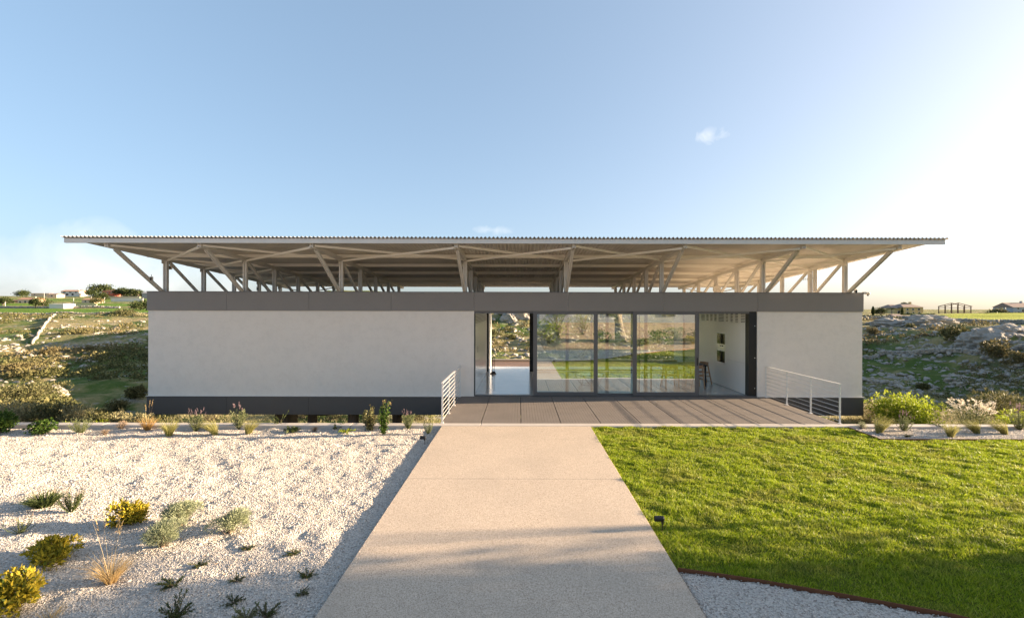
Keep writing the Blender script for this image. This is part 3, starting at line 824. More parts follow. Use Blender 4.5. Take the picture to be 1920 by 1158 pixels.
# corrugated sheet, wave by wave
pitch, amp, seg = .112, .024, 10
nw = int((RX1-RX0+.1)/pitch*seg)
wx = RX0-.05 + np.arange(nw+1)*pitch/seg
wz = amp*np.cos(2*np.pi*np.arange(nw+1)/seg)
yy = np.array([12.86, 15.3, 18.0, 20.7, REAR+.1])
V = []
for off in (0.0, .004):
    for y in yy: V.append(np.stack([wx, np.full_like(wx, y), zb(y) + amp + off + wz], 1))
V = np.concatenate(V); nx_ = len(wx); ny_ = len(yy)
F = grid_faces(ny_, nx_); F2 = F[:, ::-1] + nx_*ny_
k_ = np.arange(nx_-1); fe = np.stack([k_, k_+nx_*ny_, k_+1+nx_*ny_, k_+1], 1); kb = k_ + (ny_-1)*nx_
re = np.stack([kb, kb+1, kb+1+nx_*ny_, kb+nx_*ny_], 1)
link('corrugated_sheet', np_mesh('corrugated_sheet', V, np.concatenate([F[:, ::-1], F2[:, ::-1], fe, re]), M['galvsheet']), house)

# ------------------------------------------------------------------ entrance deck of grating panels
deck = link('deck', None); struct(deck)
DX0, DX1, DY0, DY1 = -1.92, 7.90, KY1+.004, FY-.05
npan = 10; pw = (DX1-DX0)/npan
gm = MB()
for e0, e1 in ((0, .005), (pw-.017, pw-.012)): gm.box(e0, e1, 0, DY1-DY0, -.035, -.003)
nb = 13
for k in range(nb):
    x = .0055 + (pw-.023)*k/nb; gm.box(x+.0012, x+(pw-.023)/nb-.0012, 0, DY1-DY0, -.03, -.001)
for k in range(24):
    y = .05 + (DY1-DY0-.1)*k/23; gm.box(.0055, pw-.0175, y, y+.02, -.05, -.0305)
gme = gm.mesh('grating_panel', M['grate'])
for k in range(npan):
    link('grating_panel', gme, deck, (DX0 + k*pw + .003, DY0, 0))
for x in (DX0+.02, DX0+pw*3.3, DX0+pw*6.6, DX1-.1):
    MB().box(x, x+.08, DY0, DY1, -.22, -.04).build('deck_beam', M['frame'], deck)
MB().box(DX0, DX1, DY0+.0, DY1, -.75, -.70).build('deck_shade_sheet', M['darkvoid'], deck)  # dark sheet added below the deck so its gaps look shaded

# ------------------------------------------------------------------ railings
def railing(x, label, side):
    r = thing('railing', label, 'railing', (0, 0, 0), 0, 'white bar railings of the entrance deck')
    y0, y1 = KY1+.02, FY-.12; h = .985
    ys_ = [y0, y0+.26*(y1-y0)*1.28, y0+.66*(y1-y0), y1] if side > 0 else [y0, y0+.30*(y1-y0), y0+.60*(y1-y0), y1]
    for y in ys_:
        p = MB().box(x-.022, x+.022, y-.006, y+.006, .013, h-.008).build('post', M['whitemetal'], r)
        MB().box(x-.035, x+.035, y-.05, y+.05, .001, .012).build('foot_plate', M['whitemetal'], p)
    MB().box(x-.028, x+.028, y0-.03, y1+.03, h-.008, h).build('top_rail', M['whitemetal'], r)
    for k in range(8):
        z = .07 + k*.113
        MB().tube([(x, y0-.02, z), (x, y1+.02, z)], .0055, 8).build('bar', M['whitemetal'], r, smooth=True)
railing(DX0+.03, 'white bar railing along the left edge of the entrance deck', -1)
railing(DX1-.03, 'white bar railing along the right edge of the entrance deck', 1)
# ------------------------------------------------------------------ plants
def obj_np(name, VF, mat, parent, smooth=False):
    return link(name, np_mesh(name, VF[0], VF[1], M[mat], smooth), parent)
def sph(n, rng): 
    v = rng.normal(size=(n, 3)); return v/np.linalg.norm(v, axis=1, keepdims=True)
def stems_mesh(lines, r0, r1, n=4):
    mb = MB()
    for ln in lines: mb.tube(ln, list(np.linspace(r0, r1, len(ln))), n, False)
    return mb
def root_at(name, label, cat, p, group=None, rz=0): return thing(name, label, cat, (p[0], p[1], p[2]), rz, group)

def shrub(name, label, p, rx, ry, h, n, L, Wd, mat, group=None, lobes=9, stem=True, up=.5, seed=0, clump=True, cat='shrub', twigmat='twig'):
    """leafy shrub: leaf clusters on twigs, spread through several uneven lobes"""
    g = np.random.default_rng(seed + int(abs(p[0])*97 + abs(p[1])*31))
    r = root_at(name, label, cat, p, group)
    lc = np.stack([g.uniform(-.62, .62, lobes)*rx, g.uniform(-.62, .62, lobes)*ry, h*(.30+.36*g.random(lobes))], 1); lr = .40 + .26*g.random(lobes)
    k = g.integers(0, lobes, n if not clump else max(8, n//6))
    v = sph(len(k), g); rad = (.45 + .6*g.random(len(k))**.5)[:, None]
    c = lc[k] + v*rad*np.array([rx, ry, h*.62])*lr[k][:, None]
    c[:, 2] = np.maximum(c[:, 2], .03)
    if clump:
        m = max(1, n//len(c)); C = np.repeat(c, m, 0); O = np.repeat(v, m, 0)
        D = O*.6 + np.array([0, 0, up]) + g.normal(0, .6, C.shape)
        P = C + g.normal(0, L*.28, C.shape)
    else:
        D = v*.9 + np.array([0, 0, up]) + g.normal(0, .4, c.shape); P = c
    P[:, 2] = np.maximum(P[:, 2], .012)
    obj_np('foliage', leaf_quads(P, D, L*(.7+.6*g.random(len(P))), Wd*(.7+.6*g.random(len(P))), g), mat, r)
    if stem:
        ls = []
        for q in range(min(60, len(c))):
            e = c[q*len(c)//min(60, len(c))]; b = np.array([g.normal(0, .06*rx), g.normal(0, .06*ry), 0])
            mid = b*.4 + e*.45 + np.array([0, 0, .1*h]); ls.append([b, mid, e])
        stems_mesh(ls, .006*max(1, h*1.2), .0025).build('stems', M[twigmat], r)
    return r
def santolina(name, label, p, rad, n=3600, group=None, seed=0, mat='lf_grey'):
    g = np.random.default_rng(seed); r = root_at(name, label, 'shrub', p, group)
    k = 9; lc = np.stack([g.normal(0, .26, k)*rad, g.normal(0, .26, k)*rad, rad*(.34+.62*g.random(k))], 1)
    i = g.integers(0, k, n); v = sph(n, g); v[:, 2] = np.abs(v[:, 2])*.9 - .15
    P = lc[i] + v*rad*(.42+.22*g.random(n))[:, None]; P[:, 2] = np.maximum(P[:, 2], .02)
    obj_np('foliage', leaf_quads(P, v + g.normal(0, .45, v.shape) + [0, 0, .25], rad*.22, rad*.035, g), mat, r)
    stems_mesh([[(g.normal(0, .02), g.normal(0, .02), 0), tuple(P[q]*np.array([.5, .5, .6])), tuple(P[q])] for q in range(0, n, n//60)], .005, .002).build('stems', M['twig'], r)
    return r
def tuft(name, label, p, h, n, spread, droop, Wd, mat, lean=None, group=None, seed=0, base=.05, tall=0, tallmat=None, cat='ornamental grass'):
    g = np.random.default_rng(seed); r = root_at(name, label, cat, p, group)
    a = g.uniform(0, 2*math.pi, n); s = spread*np.sqrt(g.random(n))
    D = np.stack([np.cos(a)*s, np.sin(a)*s, np.ones(n)], 1)
    if lean is not None: D[:, :2] += np.array(lean[:2])*(.35+.5*g.random(n))[:, None]
    P = np.stack([np.cos(a)*base*g.random(n), np.sin(a)*base*g.random(n), np.zeros(n)], 1)
    obj_np('blades', blades(P, D, h*(.55+.55*g.random(n)), Wd, g, droop*(.5+g.random(n)), 4, lean), mat, r)
    if tall:
        m = tall; a = g.uniform(0, 6.28, m); D = np.stack([np.cos(a)*.16, np.sin(a)*.16, np.ones(m)], 1)
        hh = h*(1.5+.5*g.random(m)); Pt = np.zeros((m, 3))
        parts = [blades(Pt, D, hh, Wd*.9, g, .06, 4)]
        Dn = D/np.linalg.norm(D, axis=1, keepdims=True)
        for q in range(m):
            t = np.linspace(.78, .99, 14)[:, None]; pts = Dn[q]*hh[q]*t
            parts.append(leaf_quads(pts, Dn[q] + g.normal(0, .3, (14, 3)), .035, .007, g))
        obj_np('flower_stalks', merge(parts), tallmat or mat, r)
    return r
def lavender(name, label, p, h, w, stems, flowers, group=None, seed=0, mat='lf_lav', cat='lavender', flmat='flower'):
    g = np.random.default_rng(seed); r = root_at(name, label, cat, p, group)
    ls = []; LP_, LD = [], []; FP, FD = [], []; FT = []
    for q in range(stems):
        a = g.uniform(0, 6.28); s = g.random()**.6*w
        e = np.array([math.cos(a)*s, math.sin(a)*s, h*(.5+.3*g.random())]); b = np.array([math.cos(a)*.12*s, math.sin(a)*.12*s, 0])
        m = b*.45+e*.5 + np.array([math.cos(a), math.sin(a), 0])*.12*w; ls.append([b, m, e])
        for t in np.linspace(.15, 1, 16):
            c = (b*(1-t)**2 + 2*m*t*(1-t) + e*t*t)
            for z in range(3): LP_.append(c + g.normal(0, .004, 3)); LD.append((e-b)/np.linalg.norm(e-b)*.7 + g.normal(0, .6, 3))
        if q < flowers:
            tip = e + np.array([g.normal(0, .03), g.normal(0, .03), h*(.28+.2*g.random())]); ls.append([e, (e+tip)/2, tip])
            for t in np.linspace(.62, 1, 16):
                for z in range(4): FP.append(e+(tip-e)*t); FD.append(np.array([g.normal(0, .8), g.normal(0, .8), .55]))
    stems_mesh(ls, .004, .002, 3).build('stems', M['twig' if mat == 'dead' else 'lf_dark'], r)
    n = len(LP_)
    obj_np('foliage', leaf_quads(np.array(LP_), np.array(LD), h*.085*(.7+.6*g.random(n)), h*.014, g), mat, r)
    if FP: obj_np('flower_spikes', leaf_quads(np.array(FP), np.array(FD), h*.026, h*.012, g), flmat, r)
    return r
def weed(name, label, p, rad, group=None, seed=0, mat='lf_dark', up=.5, arms=11):
    g = np.random.default_rng(seed); r = root_at(name, label, 'weed', p, group)
    P_, D_ = [], []; ls = []
    for q in range(arms):
        a = g.uniform(0, 6.28); l = rad*(.5+.6*g.random()); d = np.array([math.cos(a), math.sin(a), up*(.3+.9*g.random())])
        e = d*l; m = e*.5 + np.array([0, 0, rad*.12]); ls.append([np.zeros(3), m, e])
        for t in np.linspace(.2, 1, 12):
            c = 2*m*t*(1-t)+e*t*t
            for z in range(3): P_.append(c); D_.append(d + g.normal(0, .7, 3) + [0, 0, .3])
    stems_mesh(ls, .004, .002, 3).build('stems', M['twig'], r)
    obj_np('foliage', leaf_quads(np.array(P_), np.array(D_), rad*.24, rad*.06, g), mat, r)
    return r
def upright(name, label, p, h, w, seed=0, tip='redtip'):
    g = np.random.default_rng(seed); r = root_at(name, label, 'shrub', p)
    ls = []; P1, D1, P2, D2 = [], [], [], []
    for q in range(7):
        a = g.uniform(0, 6.28); e = np.array([math.cos(a)*w*g.random(), math.sin(a)*w*g.random(), h*(.55+.5*g.random())]); m = e*.5 + g.normal(0, .05, 3)*[1, 1, 0]
        ls.append([np.zeros(3), m, e])
        for t in np.linspace(.08, 1, 26):
            c = 2*m*t*(1-t)+e*t*t
            for z in range(5):
                pp = c + g.normal(0, .022, 3); dd = g.normal(0, 1, 3) + [0, 0, .3]
                if c[2] > h*.80 and g.random() < .7: P2.append(pp); D2.append(dd)
                else: P1.append(pp); D1.append(dd)
    stems_mesh(ls, .008, .003).build('stems', M['twig'], r)
    obj_np('foliage', leaf_quads(np.array(P1), np.array(D1), .055, .028, g), 'lf_green' if seed % 2 else 'lf_olive', r)
    if P2: obj_np('young_leaves', leaf_quads(np.array(P2), np.array(D2), .045, .02, g), tip, r)
    return r
gz = lambda p: Vector((p.x, p.y, float(gravel_z(np.array(p.x), np.array(p.y)))))
def at(px, py): return gz(G(px, py, -.075))

# foreground left
shrub('golden_shrub', 'golden yellow shrub farthest of the three on the gravel', at(236, 985), .20, .20, .29, 1400, .055, .024, 'lf_yellow', 'golden shrubs on the gravel', 9, seed=1)
shrub('golden_shrub', 'low wide golden yellow shrub in the middle of its row on the gravel', at(104, 1052), .24, .19, .25, 1700, .055, .024, 'lf_yellow', 'golden shrubs on the gravel', 11, seed=2)
shrub('golden_shrub', 'golden orange shrub cut by the lower left picture edge', at(30, 1142), .22, .20, .33, 1800, .055, .024, 'lf_yellow', 'golden shrubs on the gravel', 11, seed=3)
santolina('santolina', 'grey-green round shrub behind its twin left of the walkway', at(337, 985), .22, 3600, 'grey-green santolina mounds', 4)
santolina('santolina', 'grey-green round shrub, nearest of the three pale mounds', at(308, 1025), .205, 3600, 'grey-green santolina mounds', 5)
santolina('santolina', 'lone grey-green round shrub nearest the walkway', at(432, 1000), .20, 3600, 'grey-green santolina mounds', 6)
tuft('spiky_mound', 'low mound of spiky green leaves on the white gravel', at(84, 950), .27, 420, 1.25, .25, .016, 'lf_dark', None, None, 8, .1, cat='plant')
lavender('dry_lavender', 'tall half-dry lavender with brown spikes beside the spiky green mound', at(134, 962), .34, .16, 34, 7, None, 9, 'lf_dark', flmat='dead')
lavender('sparse_plant', 'sparse yellow-green plant with pinkish spikes at left edge of gravel', at(38, 1000), .20, .18, 20, 5, None, 10, 'lf_lav', 'plant')
tuft('straw_grass', 'straw-coloured dry grass tuft with two tall stalks on the gravel', at(208, 1092), .40, 330, .62, .45, .005, 'straw', None, None, 11, .05, 5, 'straw')
tuft('straw_grass', 'faint thin dry grass tuft at the bottom left edge of the photo', at(95, 1157), .16, 60, .8, .3, .005, 'straw', None, None, 12, .08)
WD = [(465, 1030, .085, 'small dark weed right of the lone grey-green mound'), (550, 1042, .095, 'small weed closest to the shaded walkway edge, upper one'),
      (375, 1063, .095, 'small flat weed below the nearest pale mound'), (327, 1100, .13, 'largest dark weed among the small ones on the gravel'),
      (445, 1090, .085, 'small weed in the middle of the scattered weeds'), (576, 1082, .105, 'bright green weed near the walkway edge'),
      (566, 1117, .08, 'small weed nearest to the bottom of the walkway edge'), (438, 1132, .10, 'small dark weed just above the sprawling sprig pair'),
      (330, 1163, .15, 'dark bushy sprig at the bottom edge, left one'), (462, 1166, .11, 'grey-green sprawling sprig at the bottom edge'), (500, 1164, .11, 'upright dark sprig at the bottom edge, right one')]
for k, (px, py, rad, lb) in enumerate(WD):
    weed('weed', lb, at(px, py), rad, 'small weeds growing through the gravel', 20+k, 'lf_dark' if k != 9 else 'lf_lav', .5 if k < 8 else 1.1, 12 if k < 8 else 16)
# left bed along the kerb
shrub('leafy_bush', 'glossy green leafy bush at the left picture edge by the kerb', at(2, 812), .32, .3, .50, 1700, .055, .035, 'lf_green', 'green bushes along the kerb', 8, seed=31)
shrub('leafy_bush', 'rounded green leafy bush second from the left along the kerb', at(78, 812), .27, .25, .30, 1200, .05, .03, 'lf_green', 'green bushes along the kerb', 8, seed=32)
lavender('loose_shrub', 'loose grey-green shrub with bare twigs along the left kerb', at(152, 812), .42, .26, 34, 0, None, 33, 'lf_lav', 'shrub')
santolina('dry_mound', 'tiny dry brownish mound left of the kerb shrubs', at(197, 814), .10, 500, None, 34, 'dead')
santolina('dry_mound', 'small pale dry mound against the kerb', at(229, 804), .13, 700, None, 35, 'dead')
tuft('orange_grass', 'orange-brown dry grass tuft before the dark corner of the house', at(277, 807), .38, 260, .55, .35, .007, 'orange', None, None, 36, .06, 3, 'straw')
FG = [(318, 818, .45, (-.0, 0, 0), 'widest feathery grass tuft of the left bed'), (404, 816, .42, (-.7, .1, 0), 'feathery grass leaning left beside the lavender in the left bed'),
      (466, 813, .40, (.35, 0, 0), 'feathery grass in front of the tallest lavender')]
for k, (px, py, h, ln, lb) in enumerate(FG): tuft('feather_grass', lb, at(px, py), h*1.1, 420, .42, .45, .006, 'feather', ln, 'feathery grass tufts', 40+k, .06)
lavender('lavender', 'lavender with pale purple spikes at the left of the bed', at(368, 807), .46, .20, 30, 16, 'lavender plants along the kerb', 44)
lavender('lavender', 'tallest lavender of the left bed, with few high spikes', at(449, 804), .56, .18, 30, 7, 'lavender plants along the kerb', 45)
lavender('lavender', 'lavender with purple spikes left of the deck railing', at(766, 805), .42, .16, 26, 14, 'lavender plants along the kerb', 46)
lavender('lavender', 'thin lavender at the walkway corner beside the deck railing', at(803, 814), .36, .12, 18, 6, 'lavender plants along the kerb', 47)
weed('sprig', 'small upright green sprig against the left kerb', at(524, 801), .20, None, 48, 'lf_dark', 1.6, 7)
weed('sprig', 'dark low spreading sprig before the dark duct', at(545, 811), .26, None, 49, 'lf_dark', .45, 12)
santolina('dry_mound', 'small round brown dead plant between two piers', at(591, 808), .10, 500, None, 50, 'dead')
weed('sprig', 'green low sprig against the kerb right of the dead plant', at(630, 803), .22, None, 51, 'lf_dark', .6, 10)
weed('sprig', 'bright low sprig on the gravel left of the upright shrubs', at(650, 812), .20, None, 52, 'lf_bright', .4, 9)
upright('upright_shrub', 'open upright shrub with reddish twig tips, left of the pair', at(694, 806), .58, .24, 54)
upright('upright_shrub', 'taller dense green shrub with a reddish crown, right of the pair', at(719, 816), .80, .15, 55)
# right bed
RB = [(1648, 811, .50, (.35, 0, 0), 'leftmost feathery grass tuft of the right bed'), (1783, 817, .42, (-.0, 0, 0), 'upright feathery grass in the middle of the right bed'),
      (1832, 810, .46, (-.7, 0, 0), 'feathery grass leaning left, third in the right bed'), (1884, 811, .46, (-.7, 0, 0), 'feathery grass leaning left, fourth in the right bed')]
for k, (px, py, h, ln, lb) in enumerate(RB): tuft('feather_grass', lb, gz(G(px, py, -.05)), h, 460, .42, .45, .006, 'feather', ln, 'feathery grass tufts', 60+k, .06)
lavender('lavender', 'lavender with purple spikes in the right bed by the bright shrub', gz(G(1695, 808, -.05)), .46, .22, 32, 12, 'lavender plants along the kerb', 66)
lavender('lavender', 'lavender at the right picture edge in the bed', gz(G(1912, 803, -.05)), .56, .22, 34, 18, 'lavender plants along the kerb', 67)
santolina('dry_mound', 'tiny white-grey mound at the bed corner by the railing', gz(G(1616, 802, -.05)), .12, 700, None, 68, 'lf_grey')
weed('weed', 'small green weed at the front of the right bed', gz(G(1700, 817, -.05)), .10, None, 69)
weed('weed', 'sprawling green weed between bright shrub and middle grass', gz(G(1760, 800, -.05)), .16, None, 70)
MB().box(8.25, 9.0, 10.62, 10.95, -.08, -.012).build('bed_stone', M['rock'], bevel=.02)
tag(bpy.data.objects['bed_stone'], 'flat pale stone lying in the right bed', 'stone')

# ------------------------------------------------------------------ wild shrubs just beyond the kerb
def tz(x, y): return float(terrain(np.array([float(x)]), np.array([float(y)]))[0])
def wild(px, d, rx, h, n, mat, label, seed, L=.09, Wd=.03, name='wild_bush', group=None, lobes=12, sink=.1):
    x = (px-CX)*d/FPX
    return shrub(name, label, Vector((x, d, tz(x, d)-sink)), rx, rx*.9, h, n, L, Wd, mat, group, lobes, True, .4, seed, cat='bush')
wild(44, 12.6, .62, .95, 5200, 'lf_silver', 'broad silvery bush behind the kerb at far left', 80, .075, .018)
wild(-5, 12.8, .6, .95, 4200, 'lf_silver', 'silvery bush at the left picture edge behind the kerb', 81, .075, .018)
wild(100, 12.7, .50, .92, 3600, 'lf_olive', 'tall olive-green bush right of the silvery bush behind the kerb', 82, .07, .024)
wild(148, 12.7, .44, .76, 3600, 'lf_silver', 'pale rounded bush left of the shaded valley', 83, .07, .02)
wild(188, 12.45, .36, .66, 3000, 'lf_olive', 'dark round bush behind the kerb left of the house corner', 84, .065, .022)
wild(220, 12.6, .36, .60, 2400, 'lf_silver', 'pale low bush near the house corner', 85, .065, .018)
wild(262, 12.5, .36, .62, 2600, 'lf_silver', 'small silvery bush touching the house corner', 86, .065, .018)
wild(242, 12.2, .3, .40, 1400, 'lf_olive', 'low olive bush between two pale bushes by the house corner', 87, .06, .02)
wild(75, 29, 1.6, 1.3, 3000, 'lf_olive', 'rounded olive bush just below the white rock outcrop', 88, .14, .05)
wild(30, 26, 1.5, 1.2, 3000, 'lf_olive', 'olive bush at far left below the rocky ledge', 89, .14, .05)
wild(165, 12.0, .5, .40, 1600, 'lf_bright', 'low yellow-green plant directly behind the left kerb', 90, .055, .018)
wild(112, 12.0, .5, .38, 1400, 'lf_bright', 'low yellowish plant behind the kerb below the silvery bush', 91, .055, .018)
for k, (px, d, mat, lb) in enumerate([(395, 31, 'lf_silver', 'silvery bush seen under the house left of the duct'), (565, 32, 'lf_silver', 'silvery bush seen under the house right of the duct'),
        (625, 31.5, 'lf_olive', 'olive bush seen under the house between two round piers'), (695, 32, 'lf_silver', 'pale bush seen under the house behind the upright shrubs'),
        (790, 31, 'lf_olive', 'olive bush seen under the house beside the railing')]):
    wild(px, d, 1.5, 1.3, 2600, mat, lb, 100+k, .1, .035)
# right of the house
wild(1718, 14.2, 1.05, 1.12, 6500, 'lf_bright', 'bright yellow-green bush behind the right bed', 110, .075, .026, 'bright_bush', lobes=16)
wild(1690, 13.8, .7, .95, 2600, 'lf_bright', 'smaller yellow-green bush merging with the bright bush', 111, .075, .026, 'bright_bush')
wild(1880, 17.2, 1.15, 1.25, 3600, 'lf_olive', 'dark olive bush on the right behind the white seed heads', 112, .12, .02)
wild(1650, 15.5, .75, .85, 2600, 'lf_silver', 'dry greyish bush beside the right house corner', 113, .09, .02)
wild(1632, 13.4, .5, .38, 900, 'redtip', 'low reddish plant below the right house corner', 114, .06, .02)
wild(1930, 14.0, .7, .6, 1800, 'lf_bright', 'yellow-green bush at the right picture edge', 115, .07, .025)
wild(1905, 13.2, .45, .42, 900, 'lf_bright', 'small bright plant behind the last feathery grasses', 116, .06, .025)
def seedheads(px, d, label, seed):
    x = (px-CX)*d/FPX; g = np.random.default_rng(seed); p = (x, d, tz(x, d)-.05)
    r = root_at('seed_head_shrub', label, 'shrub', p); n = 120; ls = []; P_, D_ = [], []
    for q in range(n):
        a = g.uniform(0, 6.28); s = .52*math.sqrt(g.random()); e = np.array([math.cos(a)*s, math.sin(a)*s*.7, .42+.38*g.random()])
        ls.append([e*[.3, .3, 0], e*[.7, .7, .5], e])
        for z in range(9): P_.append(e + g.normal(0, .012, 3) + np.array([math.cos(a), math.sin(a), .6])*g.random()*.08); D_.append(np.array([math.cos(a), math.sin(a), .5]) + g.normal(0, .4, 3))
    stems_mesh(ls, .004, .002, 3).build('stems', M['lf_lav'], r)
    obj_np('seed_heads', leaf_quads(np.array(P_), np.array(D_), .06, .026, g), 'whitefl', r)
    k = 900; P = np.stack([g.normal(0, .27, k), g.normal(0, .2, k), .10+.45*g.random(k)], 1)
    obj_np('foliage', leaf_quads(P, g.normal(0, 1, (k, 3))+[0, 0, .6], .07, .018, g), 'lf_lav', r)
seedheads(1822, 13.6, 'shrub of white dry seed heads right of the bright bush', 120)

# ------------------------------------------------------------------ trees
def tree(name, label, p, h, crown, n, L, mat, seed, trunk_r=.2, lobes=14, ct=.35, bark='bark', group=None, flat=.8, multi=1, leafw=.45, cat='tree'):
    g = np.random.default_rng(seed); r = root_at(name, label, cat, p, group)
    mb = MB(); tips = []
    for q in range(multi):
        o = np.array([g.normal(0, trunk_r*.9), g.normal(0, trunk_r*.9), -.1])*(1 if multi > 1 else 0) + [0, 0, -.1]
        top = np.array([g.normal(0, .18*crown), g.normal(0, .18*crown), h*ct])
        pts = [o, o*.6+top*.35+g.normal(0, .05, 3)*h*.4*[1, 1, 0], top]
        mb.tube(pts, [trunk_r*1.35, trunk_r, trunk_r*.7], 9, False)
        for z in range(max(3, lobes//multi)):
            v = sph(1, g)[0]; v[2] = abs(v[2])*.9 - .12
            e = np.array([0, 0, h*(ct+.32)]) + v*np.array([crown, crown, h*.5*flat])*.78
            m = top*.6+e*.4 + np.array([0, 0, -.02*h]); mb.tube([top, m, e], [trunk_r*.5, trunk_r*.3, trunk_r*.08], 6, False); tips.append(e)
    mb.build('trunk', M[bark], r, smooth=True)
    T = np.array(tips); k = g.integers(0, len(T), max(10, n//7)); lr = crown*(.30+.2*g.random(len(T)))
    v = sph(len(k), g); c = T[k] + v*((.35+.7*g.random(len(k))**.6)*lr[k])[:, None]*[1, 1, .75]
    C = np.repeat(c, 7, 0); O = np.repeat(v, 7, 0)
    P = C + g.normal(0, L*.7, C.shape); D = O*.6 + g.normal(0, .7, C.shape)
    obj_np('crown', leaf_quads(P, D, L*(.7+.6*g.random(len(P))), L*leafw, g), mat, r)
    return r
# behind the camera: seen in the glass
def bz(x, y): return float(gravel_z(np.array(float(x)), np.array(float(y))))
tree('olive_tree', 'old olive tree with twin trunks mirrored in the glass doors', (8.0, -6.8, bz(8, -6.8)), 6.2, 2.9, 7000, .12, 'lf_olive', 130, .34, 16, .38, multi=2)
tree('olive_tree', 'olive tree beside the lawn that shades the near walkway', (17.5, 3.4, -.1), 6.4, 3.1, 36000, .15, 'lf_olive', 131, .25, 30, .18, flat=1.1)
tree('olive_tree', 'second olive tree shading the lower right of the lawn', (20.8, 3.5, -.1), 7.2, 3.4, 36000, .17, 'lf_olive', 132, .28, 30, .2)
tree('olive_tree', 'third olive tree beyond the gravel at lower right', (17.0, -.6, .1), 6.0, 3.2, 6500, .14, 'lf_olive', 133, .25, 18, .22)
tree('bushy_olive', 'low bushy olive right of the lawn shading its near corner', (14.2, 4.5, -.1), 3.3, 1.75, 22000, .11, 'lf_olive', 135, .12, 26, .12, flat=1.2)
tree('young_tree', 'slender young tree right of the lawn whose thin shadow crosses the walkway', (16.0, 7.45, -.1), 4.0, .55, 1200, .10, 'lf_olive', 134, .035, 8, .62)
MIR = [(10.6, -5.6, .8, 1.1, 'lf_green'), (12.2, -6.6, .9, 1.2, 'lf_lav'), (14.0, -6.4, .9, 1.1, 'lf_olive'), (13.1, -5.2, .6, .6, 'lf_yellow'), (15.6, -6.8, .9, 1.0, 'lf_green'), (6.4, -6.0, .7, 1.0, 'lf_green'),
       (9.0, -4.4, .5, .5, 'lf_olive'), (3.2, -8.5, 1.2, 3.0, 'lf_bright'), (5.4, -9.5, 1.2, 2.8, 'lf_lav'), (-3.4, -7.5, .8, 1.0, 'lf_olive'), (17.5, -5.5, .8, .9, 'lf_yellow'), (2.3, -7.2, .8, 2.0, 'lf_bright')]
MLB = ['dark green', 'grey-green', 'olive', 'golden', 'glossy green', 'small green', 'low olive', 'tall bright', 'tall pale', 'lone olive', 'far golden', 'bright green']
for k, (x, y, rx, h, mt) in enumerate(MIR):
    shrub('garden_shrub', MLB[k] + ' shrub in the garden mirrored in the glass doors', Vector((x, y, bz(x, y))), rx, rx, h, 1500, .09, .04, mt, 'garden shrubs mirrored in the doors', 9, True, .4, 140+k)
# ------------------------------------------------------------------ valley: rocks, scrub, boulders, walls
ICO = []
ph_ = (1+5**.5)/2
for a in (-1, 1):
    for b in (-ph_, ph_): ICO += [(0, a, b), (a, b, 0), (b, 0, a)]
ICO = np.array(ICO)/math.sqrt(1+ph_**2)
def hull_faces(Vx):
    F = []
    for i in range(12):
        for j in range(i+1, 12):
            for k in range(j+1, 12):
                d = [np.linalg.norm(Vx[p]-Vx[q]) for p, q in ((i, j), (j, k), (i, k))]
                if max(d) < 1.1:
                    n = np.cross(Vx[j]-Vx[i], Vx[k]-Vx[i]); F.append((i, j, k) if n.dot(Vx[i]) > 0 else (i, k, j))
    return np.array(F)
ICF = hull_faces(ICO)
def sample_view(n, d0, d1, wedges, rng, power=1.0):
    w = rng.integers(0, len(wedges), n); lo = np.array([q[0] for q in wedges])[w]; hi = np.array([q[1] for q in wedges])[w]
    a = lo + (hi-lo)*rng.random(n); d = d0*(d1/d0)**(rng.random(n)**power)
    return a*d, d, a
def rocks_stuff():
    x, y, a = sample_view(60000, 26, 200, [(-1.22, -.74), (-.12, .36), (.68, 1.18), (.68, 1.18)], rng)
    z = terrain(x, y); zx = terrain(x+1.2, y); zy = terrain(x, y+1.2); g = np.hypot(zx-z, zy-z)/1.2
    nz = fbm(x*.07, y*.09, 51)*1.2 + fbm(x*.35, y*.5, 52)*.6
    s = nz + np.clip(g, 0, .7)*1.5
    mid = (a > -.3) & (a < .4)
    thr = np.where(a > .5, .36, np.where(mid, .08, .36))
    ok = (s > thr) & ~((a < -.6) & (y > 196)) & ~((x > 84) & (a > .5)) & (rng.random(len(x)) < .55) & ~((a < -.6) & (y < 40) & (nz < .5)) & ~((a < -.6) & (a > -.98) & (y > 44) & (y < 84))
    x, y, z = x[ok], y[ok], z[ok]
    sz = (.10 + .40*rng.random(len(x))**3)*np.clip(y/70, .55, 1.3)
    return chunk(np.stack([x, y, z + sz*.05], 1), sz*1.2, .5, rng, ICO, ICF, .20)
rv, rf_ = rocks_stuff()
tag(link('rocks', np_mesh('rocks', rv, rf_, M['rock'])), 'loose pale limestone rocks all over the valley slopes', 'rocks', kind='stuff')
